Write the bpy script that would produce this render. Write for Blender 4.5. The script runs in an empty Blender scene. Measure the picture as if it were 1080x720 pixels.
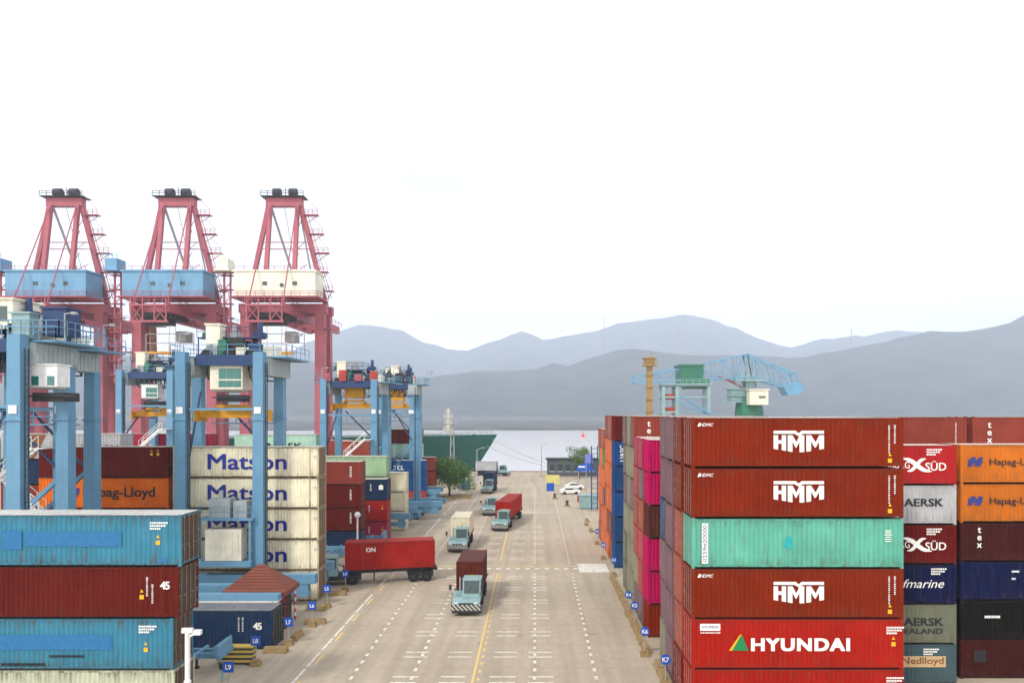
import bpy, math, random
from mathutils import Vector, Matrix, noise

R = math.radians
random.seed(11)
SC = bpy.context.scene
COL = SC.collection

# ------------------------------------------------------------------ camera, sky, sun, exposure
CAM_H = 17.6
F = 760.0                                   # focal length in pixels of a 1080 px wide frame
cam_d = bpy.data.cameras.new('camera')
cam = bpy.data.objects.new('camera', cam_d)
COL.objects.link(cam)
cam.location = (0, 0, CAM_H)
cam.rotation_euler = (R(90), 0, 0)
cam_d.sensor_width = 36
cam_d.lens = 36 * F / 1080
cam_d.shift_x = -24 / 1080
cam_d.shift_y = 76 / 1080
cam_d.clip_start = 0.5
cam_d.clip_end = 40000
SC.camera = cam

SUN_EL, SUN_AZ = R(44), R(-146)             # azimuth from +Y (sea) towards +X; the sun stands over the yard's other side
world = bpy.data.worlds.new('World')
SC.world = world
world.use_nodes = True
wt = world.node_tree
wt.nodes.clear()
w_out = wt.nodes.new('ShaderNodeOutputWorld')
w_bg = wt.nodes.new('ShaderNodeBackground')
w_bg.inputs['Strength'].default_value = 0.1
w_sky = wt.nodes.new('ShaderNodeTexSky')
w_sky.sky_type = 'NISHITA'
w_sky.sun_disc = False
w_sky.sun_elevation = SUN_EL
w_sky.sun_rotation = SUN_AZ
w_tc = wt.nodes.new('ShaderNodeTexCoord')
w_map = wt.nodes.new('ShaderNodeMapping')
w_map.inputs['Scale'].default_value = (1.3, 1.3, 4.2)
w_no = wt.nodes.new('ShaderNodeTexNoise')
w_no.inputs['Scale'].default_value = 1.9
w_no.inputs['Detail'].default_value = 5
w_ramp = wt.nodes.new('ShaderNodeValToRGB')
w_ramp.color_ramp.elements[0].position = 0.36
w_ramp.color_ramp.elements[0].color = (10.6, 10.6, 10.9, 1)
w_ramp.color_ramp.elements[1].position = 0.60
w_ramp.color_ramp.elements[1].color = (12.0, 11.8, 11.7, 1)
w_mix = wt.nodes.new('ShaderNodeMix')
w_mix.data_type = 'RGBA'
w_mix.inputs['Factor'].default_value = 0.93
wt.links.new(w_tc.outputs['Generated'], w_map.inputs['Vector'])
wt.links.new(w_map.outputs['Vector'], w_no.inputs['Vector'])
wt.links.new(w_no.outputs['Fac'], w_ramp.inputs['Fac'])
wt.links.new(w_sky.outputs['Color'], w_mix.inputs['A'])
# the overcast is brightest low over the bay
w_sep = wt.nodes.new('ShaderNodeSeparateXYZ')
w_hor = wt.nodes.new('ShaderNodeMapRange')
w_hor.interpolation_type = 'SMOOTHSTEP'
w_hor.inputs['From Min'].default_value = 0.0
w_hor.inputs['From Max'].default_value = 0.30
w_hor.inputs['To Min'].default_value = 2.7
w_hor.inputs['To Max'].default_value = 1.0
w_scl = wt.nodes.new('ShaderNodeVectorMath')
w_scl.operation = 'SCALE'
wt.links.new(w_tc.outputs['Generated'], w_sep.inputs['Vector'])
wt.links.new(w_sep.outputs['Z'], w_hor.inputs['Value'])
wt.links.new(w_ramp.outputs['Color'], w_scl.inputs[0])
wt.links.new(w_hor.outputs['Result'], w_scl.inputs['Scale'])
wt.links.new(w_scl.outputs['Vector'], w_mix.inputs['B'])
wt.links.new(w_mix.outputs['Result'], w_bg.inputs['Color'])
wt.links.new(w_bg.outputs['Background'], w_out.inputs['Surface'])

sun_d = bpy.data.lights.new('sun', 'SUN')
sun_d.energy = 2.5
sun_d.angle = R(8)
sun_d.color = (1.0, 0.95, 0.88)
sun = bpy.data.objects.new('sun', sun_d)
COL.objects.link(sun)
sd = Vector((math.sin(SUN_AZ) * math.cos(SUN_EL), math.cos(SUN_AZ) * math.cos(SUN_EL), math.sin(SUN_EL)))
sun.rotation_euler = (-sd).to_track_quat('-Z', 'Y').to_euler()

vs = SC.view_settings
vs.view_transform = 'Standard'
vs.look = 'None'
vs.gamma = 1
vs.exposure = 0.14
vs.use_curve_mapping = False
SC.cycles.max_bounces = 6
SC.cycles.diffuse_bounces = 3
SC.cycles.glossy_bounces = 2
SC.cycles.transmission_bounces = 3
SC.cycles.volume_bounces = 4
SC.cycles.use_denoising = True
SC.cycles.sample_clamp_indirect = 4


def P(x, y, Y):
    """a pixel of the photograph's 1080x720 frame at depth Y -> world point"""
    return Vector(((x - 564) / F * Y, Y, CAM_H - (y - 436) / F * Y))


def PX(x, Y):
    return (x - 564) / F * Y


def PZ(y, Y):
    return CAM_H - (y - 436) / F * Y


# ------------------------------------------------------------------ materials
def N(nt, t, **kw):
    n = nt.nodes.new(t)
    for k, v in kw.items():
        if k in n.inputs:
            n.inputs[k].default_value = v
        else:
            setattr(n, k, v)
    return n


def new_mat(name):
    m = bpy.data.materials.new(name)
    m.use_nodes = True
    nt = m.node_tree
    return m, nt, nt.nodes['Principled BSDF']


def paint(name, col, rough=0.45, metal=0.0, dirt=0.35, scale=1.2, dirt_col=(0.09, 0.06, 0.04), spec=0.25, var=(0.86, 1.08)):
    """weathered paint: the colour broken by two noises, dirt in vertical streaks"""
    m, nt, b = new_mat(name)
    L = nt.links
    tc = N(nt, 'ShaderNodeTexCoord')
    n1 = N(nt, 'ShaderNodeTexNoise', Scale=scale, Detail=6.0)
    mp = N(nt, 'ShaderNodeMapping')
    mp.inputs['Scale'].default_value = (3.5, 3.5, 0.5)
    n2 = N(nt, 'ShaderNodeTexNoise', Scale=scale * 1.6, Detail=5.0)
    L.new(tc.outputs['Object'], n1.inputs['Vector'])
    L.new(tc.outputs['Object'], mp.inputs['Vector'])
    L.new(mp.outputs['Vector'], n2.inputs['Vector'])
    r1 = N(nt, 'ShaderNodeMapRange')
    r1.inputs['From Min'].default_value = 0.3
    r1.inputs['From Max'].default_value = 0.7
    r1.inputs['To Min'].default_value = var[0]
    r1.inputs['To Max'].default_value = var[1]
    L.new(n1.outputs['Fac'], r1.inputs['Value'])
    mul = N(nt, 'ShaderNodeVectorMath', operation='SCALE')
    mul.inputs[0].default_value = col[:3]
    L.new(r1.outputs['Result'], mul.inputs['Scale'])
    r2 = N(nt, 'ShaderNodeMapRange')
    r2.inputs['From Min'].default_value = 0.55
    r2.inputs['From Max'].default_value = 0.8
    r2.inputs['To Max'].default_value = dirt
    L.new(n2.outputs['Fac'], r2.inputs['Value'])
    mx = N(nt, 'ShaderNodeMix', data_type='RGBA')
    mx.inputs['B'].default_value = (*dirt_col, 1)
    L.new(r2.outputs['Result'], mx.inputs['Factor'])
    L.new(mul.outputs['Vector'], mx.inputs['A'])
    L.new(mx.outputs['Result'], b.inputs['Base Color'])
    b.inputs['Roughness'].default_value = rough
    b.inputs['Metallic'].default_value = metal
    b.inputs['Specular IOR Level'].default_value = spec
    return m


def container_paint():
    """paint whose colour is the object's own colour; its alpha says how worn it is"""
    m, nt, b = new_mat('container_paint')
    L = nt.links
    oi = N(nt, 'ShaderNodeObjectInfo')
    tc = N(nt, 'ShaderNodeTexCoord')
    off = N(nt, 'ShaderNodeVectorMath', operation='SCALE')
    off.inputs[0].default_value = (37, 19, 53)
    L.new(oi.outputs['Random'], off.inputs['Scale'])
    add = N(nt, 'ShaderNodeVectorMath', operation='ADD')
    L.new(tc.outputs['Object'], add.inputs[0])
    L.new(off.outputs['Vector'], add.inputs[1])
    big = N(nt, 'ShaderNodeTexNoise', Scale=0.45, Detail=6.0, Roughness=0.62)
    L.new(add.outputs['Vector'], big.inputs['Vector'])
    rb = N(nt, 'ShaderNodeMapRange')
    rb.inputs['From Min'].default_value = 0.3
    rb.inputs['From Max'].default_value = 0.7
    rb.inputs['To Min'].default_value = 0.8
    rb.inputs['To Max'].default_value = 1.14
    L.new(big.outputs['Fac'], rb.inputs['Value'])
    c1 = N(nt, 'ShaderNodeVectorMath', operation='SCALE')
    L.new(oi.outputs['Color'], c1.inputs[0])
    L.new(rb.outputs['Result'], c1.inputs['Scale'])
    # streaks running down the walls
    mp = N(nt, 'ShaderNodeMapping')
    mp.inputs['Scale'].default_value = (5.0, 5.0, 0.55)
    L.new(add.outputs['Vector'], mp.inputs['Vector'])
    st = N(nt, 'ShaderNodeTexNoise', Scale=1.3, Detail=6.0, Roughness=0.6)
    L.new(mp.outputs['Vector'], st.inputs['Vector'])
    rs = N(nt, 'ShaderNodeMapRange')
    rs.inputs['From Min'].default_value = 0.54
    rs.inputs['From Max'].default_value = 0.78
    L.new(st.outputs['Fac'], rs.inputs['Value'])
    ms = N(nt, 'ShaderNodeMath', operation='MULTIPLY')
    L.new(rs.outputs['Result'], ms.inputs[0])
    L.new(oi.outputs['Alpha'], ms.inputs[1])
    mx = N(nt, 'ShaderNodeMix', data_type='RGBA')
    mx.inputs['B'].default_value = (0.13, 0.075, 0.042, 1)
    L.new(ms.outputs['Value'], mx.inputs['Factor'])
    L.new(c1.outputs['Vector'], mx.inputs['A'])
    # small rust spots and scuffs
    sp = N(nt, 'ShaderNodeTexNoise', Scale=5.5, Detail=8.0, Roughness=0.7)
    L.new(add.outputs['Vector'], sp.inputs['Vector'])
    rp = N(nt, 'ShaderNodeMapRange')
    rp.inputs['From Min'].default_value = 0.62
    rp.inputs['From Max'].default_value = 0.70
    L.new(sp.outputs['Fac'], rp.inputs['Value'])
    mm = N(nt, 'ShaderNodeMath', operation='MULTIPLY')
    L.new(rp.outputs['Result'], mm.inputs[0])
    L.new(oi.outputs['Alpha'], mm.inputs[1])
    mx2 = N(nt, 'ShaderNodeMix', data_type='RGBA')
    mx2.inputs['B'].default_value = (0.10, 0.045, 0.022, 1)
    L.new(mm.outputs['Value'], mx2.inputs['Factor'])
    L.new(mx.outputs['Result'], mx2.inputs['A'])
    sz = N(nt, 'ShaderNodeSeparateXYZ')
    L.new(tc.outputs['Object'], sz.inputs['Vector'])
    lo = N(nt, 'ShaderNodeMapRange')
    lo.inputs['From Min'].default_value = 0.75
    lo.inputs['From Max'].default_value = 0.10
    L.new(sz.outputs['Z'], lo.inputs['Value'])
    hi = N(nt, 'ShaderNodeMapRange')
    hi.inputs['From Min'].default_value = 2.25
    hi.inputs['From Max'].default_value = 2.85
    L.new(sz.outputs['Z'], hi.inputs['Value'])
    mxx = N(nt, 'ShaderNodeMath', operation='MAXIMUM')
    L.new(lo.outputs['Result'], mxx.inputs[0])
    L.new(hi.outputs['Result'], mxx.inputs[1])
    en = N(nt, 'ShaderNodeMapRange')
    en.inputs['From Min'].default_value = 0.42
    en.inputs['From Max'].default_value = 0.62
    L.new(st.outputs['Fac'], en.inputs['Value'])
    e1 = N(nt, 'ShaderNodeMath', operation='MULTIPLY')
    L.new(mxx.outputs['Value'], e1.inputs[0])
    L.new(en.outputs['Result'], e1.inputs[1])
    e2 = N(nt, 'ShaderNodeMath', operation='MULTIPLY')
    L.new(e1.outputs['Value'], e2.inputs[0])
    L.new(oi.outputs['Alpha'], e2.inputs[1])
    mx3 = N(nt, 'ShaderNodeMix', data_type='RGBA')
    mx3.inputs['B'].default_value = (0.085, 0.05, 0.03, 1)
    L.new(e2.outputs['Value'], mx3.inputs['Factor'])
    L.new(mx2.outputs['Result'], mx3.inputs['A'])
    L.new(mx3.outputs['Result'], b.inputs['Base Color'])
    dn = N(nt, 'ShaderNodeTexNoise', Scale=1.5, Detail=3.0)
    L.new(add.outputs['Vector'], dn.inputs['Vector'])
    bp = N(nt, 'ShaderNodeBump', Strength=0.5, Distance=0.08)
    L.new(dn.outputs['Fac'], bp.inputs['Height'])
    L.new(bp.outputs['Normal'], b.inputs['Normal'])
    b.inputs['Roughness'].default_value = 0.5
    b.inputs['Specular IOR Level'].default_value = 0.08
    return m


M = {}
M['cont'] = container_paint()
M['gear'] = paint('galvanised_steel', (0.42, 0.40, 0.37), 0.5, 0.3)
M['blue'] = paint('crane_blue', (0.13, 0.285, 0.425), 0.45, dirt=0.16, scale=0.7, var=(0.93, 1.04))
M['navy'] = paint('dark_blue_steel', (0.03, 0.06, 0.15), 0.5)
M['red'] = paint('quay_crane_red', (0.37, 0.10, 0.125), 0.5, dirt=0.2, scale=0.3)
M['white'] = paint('white_paint', (0.78, 0.78, 0.76), 0.5, dirt=0.25)
M['cream'] = paint('cream_paint', (0.76, 0.72, 0.58), 0.5, dirt=0.3)
M['ivory'] = paint('ivory_house_paint', (0.74, 0.72, 0.60), 0.55, dirt=0.2, scale=0.3)
M['houseblue'] = paint('house_blue', (0.15, 0.32, 0.48), 0.5, dirt=0.2, scale=0.3)
M['grey'] = paint('grey_steel', (0.33, 0.34, 0.34), 0.5)
M['ribgrey'] = paint('pale_grey_panel', (0.38, 0.43, 0.43), 0.5, dirt=0.5)
M['dark'] = paint('dark_steel', (0.035, 0.037, 0.04), 0.6)
M['yellow'] = paint('spreader_yellow', (0.62, 0.30, 0.015), 0.5, dirt=0.3)
M['ochre'] = paint('tower_ochre', (0.34, 0.215, 0.075), 0.6)
M['teal'] = paint('tractor_teal', (0.27, 0.41, 0.42), 0.4, dirt=0.3)
M['green'] = paint('machine_green', (0.035, 0.17, 0.105), 0.5)
M['roofred'] = paint('hut_roof_red', (0.18, 0.052, 0.033), 0.7, dirt=0.2)
M['signblue'] = paint('sign_blue', (0.015, 0.09, 0.46), 0.4, dirt=0.05)
M['tan'] = paint('yellow_concrete', (0.31, 0.215, 0.10), 0.85, dirt=0.6, scale=2.5)
M['concrete'] = paint('grey_concrete', (0.36, 0.33, 0.28), 0.9, dirt=0.4)
M['black'] = paint('rubber_black', (0.02, 0.02, 0.021), 0.85, dirt=0.2, dirt_col=(0.10, 0.085, 0.07))
M['lamp'] = paint('lamp_white', (0.8, 0.8, 0.8), 0.3, dirt=0.0)
M['hull'] = paint('hull_green', (0.004, 0.075, 0.052), 0.45, dirt=0.35, scale=0.2)
M['skyblue'] = paint('portal_blue', (0.15, 0.34, 0.50), 0.5, dirt=0.2, scale=0.3)
M['brickred'] = paint('brick_red', (0.40, 0.06, 0.04), 0.6)
M['bark'] = paint('bark', (0.10, 0.07, 0.045), 0.9)
M['yellowpanel'] = paint('panel_yellow', (0.62, 0.56, 0.2), 0.5, dirt=0.1)
M['purple'] = paint('panel_violet_blue', (0.18, 0.2, 0.62), 0.5, dirt=0.1)
M['office'] = paint('office_grey', (0.085, 0.095, 0.115), 0.6)
M['redbuoy'] = paint('buoy_red', (0.75, 0.02, 0.05), 0.4, dirt=0.0)

for nm, c in (('t_white', (0.85, 0.84, 0.80)), ('t_blue', (0.02, 0.03, 0.27)), ('t_black', (0.02, 0.02, 0.025)),
              ('t_navy', (0.03, 0.04, 0.20)), ('t_yellow', (0.80, 0.42, 0.02)), ('t_green', (0.01, 0.22, 0.07)),
              ('t_tan', (0.55, 0.38, 0.20)), ('t_grey', (0.42, 0.42, 0.42)), ('t_fade', (0.025, 0.155, 0.345)),
              ('t_fade_green', (0.02, 0.36, 0.36)), ('t_brown', (0.2, 0.07, 0.02))):
    M[nm] = paint(nm.replace('t_', 'lettering_'), c, 0.5, dirt=0.2, scale=3)


def glass():
    m, nt, b = new_mat('tinted_glass')
    b.inputs['Base Color'].default_value = (0.02, 0.05, 0.05, 1)
    b.inputs['Roughness'].default_value = 0.08
    b.inputs['Specular IOR Level'].default_value = 0.8
    return m


M['glass'] = glass()
g2, nt, b = new_mat('green_glass')
b.inputs['Base Color'].default_value = (0.02, 0.16, 0.13, 1)
b.inputs['Roughness'].default_value = 0.1
M['greenglass'] = g2


def stripes(name, a, c, freq, axis_z=True):
    m, nt, b = new_mat(name)
    L = nt.links
    tc = N(nt, 'ShaderNodeTexCoord')
    sx = N(nt, 'ShaderNodeSeparateXYZ')
    L.new(tc.outputs['Object'], sx.inputs['Vector'])
    ad = N(nt, 'ShaderNodeMath', operation='ADD')
    if axis_z == 'z':
        L.new(sx.outputs['Z'], ad.inputs[0])
        ad.inputs[1].default_value = 0
    else:
        L.new(sx.outputs['X'], ad.inputs[0])
        L.new(sx.outputs['Z'], ad.inputs[1])
    mu = N(nt, 'ShaderNodeMath', operation='MULTIPLY')
    mu.inputs[1].default_value = freq
    L.new(ad.outputs['Value'], mu.inputs[0])
    fr = N(nt, 'ShaderNodeMath', operation='FRACT')
    L.new(mu.outputs['Value'], fr.inputs[0])
    gt = N(nt, 'ShaderNodeMath', operation='GREATER_THAN')
    gt.inputs[1].default_value = 0.5
    L.new(fr.outputs['Value'], gt.inputs[0])
    mx = N(nt, 'ShaderNodeMix', data_type='RGBA')
    mx.inputs['A'].default_value = (*a, 1)
    mx.inputs['B'].default_value = (*c, 1)
    L.new(gt.outputs['Value'], mx.inputs['Factor'])
    L.new(mx.outputs['Result'], b.inputs['Base Color'])
    b.inputs['Roughness'].default_value = 0.55
    return m


M['hazard'] = stripes('hazard_stripes', (0.025, 0.025, 0.025), (0.45, 0.46, 0.42), 2.6)
M['post_rw'] = stripes('red_white_bands', (0.6, 0.05, 0.04), (0.75, 0.75, 0.72), 1.6, 'z')
M['barrier'] = stripes('black_yellow_bands', (0.05, 0.045, 0.04), (0.6, 0.42, 0.08), 3.0, 'z')


def ground_mat():
    m, nt, b = new_mat('yard_concrete')
    L = nt.links
    tc = N(nt, 'ShaderNodeTexCoord')
    n1 = N(nt, 'ShaderNodeTexNoise', Scale=0.06, Detail=8.0, Roughness=0.6)
    n2 = N(nt, 'ShaderNodeTexNoise', Scale=1.4, Detail=8.0, Roughness=0.65)
    mp = N(nt, 'ShaderNodeMapping')
    mp.inputs['Scale'].default_value = (0.85, 0.035, 1)
    n3 = N(nt, 'ShaderNodeTexNoise', Scale=1.0, Detail=5.0, Roughness=0.6)
    for n in (n1, n2):
        L.new(tc.outputs['Object'], n.inputs['Vector'])
    L.new(tc.outputs['Object'], mp.inputs['Vector'])
    L.new(mp.outputs['Vector'], n3.inputs['Vector'])
    ra = N(nt, 'ShaderNodeValToRGB')
    ra.color_ramp.elements[0].position = 0.32
    ra.color_ramp.elements[0].color = (0.395, 0.328, 0.245, 1)
    ra.color_ramp.elements[1].position = 0.68
    ra.color_ramp.elements[1].color = (0.455, 0.382, 0.290, 1)
    L.new(n1.outputs['Fac'], ra.inputs['Fac'])
    # tyre-darkened tracks along the lanes
    rt = N(nt, 'ShaderNodeMapRange')
    rt.inputs['From Min'].default_value = 0.42
    rt.inputs['From Max'].default_value = 0.68
    rt.inputs['To Min'].default_value = 1.03
    rt.inputs['To Max'].default_value = 0.85
    L.new(n3.outputs['Fac'], rt.inputs['Value'])
    rg = N(nt, 'ShaderNodeMapRange')
    rg.inputs['From Min'].default_value = 0.3
    rg.inputs['From Max'].default_value = 0.7
    rg.inputs['To Min'].default_value = 0.9
    rg.inputs['To Max'].default_value = 1.06
    L.new(n2.outputs['Fac'], rg.inputs['Value'])
    mu = N(nt, 'ShaderNodeMath', operation='MULTIPLY')
    L.new(rt.outputs['Result'], mu.inputs[0])
    L.new(rg.outputs['Result'], mu.inputs[1])
    # slab joints
    br = N(nt, 'ShaderNodeTexBrick')
    br.offset = 0.0
    br.inputs['Scale'].default_value = 1.0
    br.inputs['Brick Width'].default_value = 4.1
    br.inputs['Row Height'].default_value = 5.0
    br.inputs['Mortar Size'].default_value = 0.025
    br.inputs['Color1'].default_value = (1, 1, 1, 1)
    br.inputs['Color2'].default_value = (0.93, 0.93, 0.93, 1)
    br.inputs['Mortar'].default_value = (0.72, 0.70, 0.68, 1)
    L.new(tc.outputs['Object'], br.inputs['Vector'])
    sc = N(nt, 'ShaderNodeVectorMath', operation='SCALE')
    L.new(ra.outputs['Color'], sc.inputs[0])
    L.new(mu.outputs['Value'], sc.inputs['Scale'])
    vm = N(nt, 'ShaderNodeVectorMath', operation='MULTIPLY')
    L.new(sc.outputs['Vector'], vm.inputs[0])
    L.new(br.outputs['Color'], vm.inputs[1])
    # oil spots
    n4 = N(nt, 'ShaderNodeTexNoise', Scale=0.55, Detail=4.0)
    L.new(tc.outputs['Object'], n4.inputs['Vector'])
    ro = N(nt, 'ShaderNodeMapRange')
    ro.inputs['From Min'].default_value = 0.66
    ro.inputs['From Max'].default_value = 0.76
    ro.inputs['To Max'].default_value = 0.45
    L.new(n4.outputs['Fac'], ro.inputs['Value'])
    mx = N(nt, 'ShaderNodeMix', data_type='RGBA')
    mx.inputs['B'].default_value = (0.12, 0.10, 0.08, 1)
    L.new(ro.outputs['Result'], mx.inputs['Factor'])
    L.new(vm.outputs['Vector'], mx.inputs['A'])
    L.new(mx.outputs['Result'], b.inputs['Base Color'])
    b.inputs['Roughness'].default_value = 0.85
    b.inputs['Specular IOR Level'].default_value = 0.2
    return m


def worn_marking(name, col, cover=0.5):
    m, nt, b = new_mat(name)
    L = nt.links
    tc = N(nt, 'ShaderNodeTexCoord')
    n1 = N(nt, 'ShaderNodeTexNoise', Scale=2.2, Detail=7.0, Roughness=0.7)
    L.new(tc.outputs['Object'], n1.inputs['Vector'])
    rr = N(nt, 'ShaderNodeMapRange')
    rr.inputs['From Min'].default_value = cover
    rr.inputs['From Max'].default_value = cover + 0.16
    rr.inputs['To Max'].default_value = 0.8
    L.new(n1.outputs['Fac'], rr.inputs['Value'])
    mx = N(nt, 'ShaderNodeMix', data_type='RGBA')
    mx.inputs['A'].default_value = (*col, 1)
    mx.inputs['B'].default_value = (0.40, 0.32, 0.23, 1)
    L.new(rr.outputs['Result'], mx.inputs['Factor'])
    L.new(mx.outputs['Result'], b.inputs['Base Color'])
    b.inputs['Roughness'].default_value = 0.7
    return m


M['ground'] = ground_mat()
M['mark_w'] = worn_marking('road_paint_white', (0.70, 0.67, 0.59), 0.47)
M['mark_y'] = worn_marking('road_paint_yellow', (0.70, 0.49, 0.14))


def water_mat():
    m, nt, b = new_mat('sea_water')
    L = nt.links
    b.inputs['Base Color'].default_value = (0.80, 0.765, 0.755, 1)
    b.inputs['Roughness'].default_value = 0.12
    b.inputs['Specular IOR Level'].default_value = 0.9
    tc = N(nt, 'ShaderNodeTexCoord')
    n1 = N(nt, 'ShaderNodeTexNoise', Scale=0.25, Detail=6.0)
    L.new(tc.outputs['Object'], n1.inputs['Vector'])
    bp = N(nt, 'ShaderNodeBump', Strength=0.15, Distance=0.6)
    L.new(n1.outputs['Fac'], bp.inputs['Height'])
    L.new(bp.outputs['Normal'], b.inputs['Normal'])
    return m


M['water'] = water_mat()


def forest_mat():
    m, nt, b = new_mat('hill_forest')
    L = nt.links
    tc = N(nt, 'ShaderNodeTexCoord')
    n1 = N(nt, 'ShaderNodeTexNoise', Scale=0.006, Detail=9.0, Roughness=0.65)
    L.new(tc.outputs['Object'], n1.inputs['Vector'])
    ra = N(nt, 'ShaderNodeValToRGB')
    ra.color_ramp.elements[0].position = 0.35
    ra.color_ramp.elements[0].color = (0.026, 0.036, 0.032, 1)
    ra.color_ramp.elements[1].position = 0.7
    ra.color_ramp.elements[1].color = (0.080, 0.092, 0.070, 1)
    L.new(n1.outputs['Fac'], ra.inputs['Fac'])
    # the low coastal strip is painted paler, putting haze into its colour
    sz = N(nt, 'ShaderNodeSeparateXYZ')
    L.new(tc.outputs['Object'], sz.inputs['Vector'])
    lo = N(nt, 'ShaderNodeMapRange')
    lo.inputs['From Min'].default_value = 14.0
    lo.inputs['From Max'].default_value = 1.0
    L.new(sz.outputs['Z'], lo.inputs['Value'])
    n2 = N(nt, 'ShaderNodeTexNoise', Scale=0.02, Detail=4.0)
    L.new(tc.outputs['Object'], n2.inputs['Vector'])
    rc = N(nt, 'ShaderNodeValToRGB')
    rc.color_ramp.elements[0].position = 0.35
    rc.color_ramp.elements[0].color = (0.08, 0.085, 0.08, 1)
    rc.color_ramp.elements[1].position = 0.7
    rc.color_ramp.elements[1].color = (0.17, 0.17, 0.165, 1)
    L.new(n2.outputs['Fac'], rc.inputs['Fac'])
    mx = N(nt, 'ShaderNodeMix', data_type='RGBA')
    L.new(lo.outputs['Result'], mx.inputs['Factor'])
    L.new(ra.outputs['Color'], mx.inputs['A'])
    L.new(rc.outputs['Color'], mx.inputs['B'])
    L.new(mx.outputs['Result'], b.inputs['Base Color'])
    b.inputs['Roughness'].default_value = 1
    b.inputs['Specular IOR Level'].default_value = 0
    return m


M['forest'] = forest_mat()


def leaf_mat():
    m, nt, b = new_mat('leaves')
    L = nt.links
    tc = N(nt, 'ShaderNodeTexCoord')
    n1 = N(nt, 'ShaderNodeTexNoise', Scale=0.9, Detail=3.0)
    L.new(tc.outputs['Object'], n1.inputs['Vector'])
    ra = N(nt, 'ShaderNodeValToRGB')
    ra.color_ramp.elements[0].position = 0.35
    ra.color_ramp.elements[0].color = (0.04, 0.105, 0.018, 1)
    ra.color_ramp.elements[1].position = 0.66
    ra.color_ramp.elements[1].color = (0.13, 0.245, 0.048, 1)
    L.new(n1.outputs['Fac'], ra.inputs['Fac'])
    L.new(ra.outputs['Color'], b.inputs['Base Color'])
    b.inputs['Roughness'].default_value = 0.7
    return m


M['leaf'] = leaf_mat()


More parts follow.
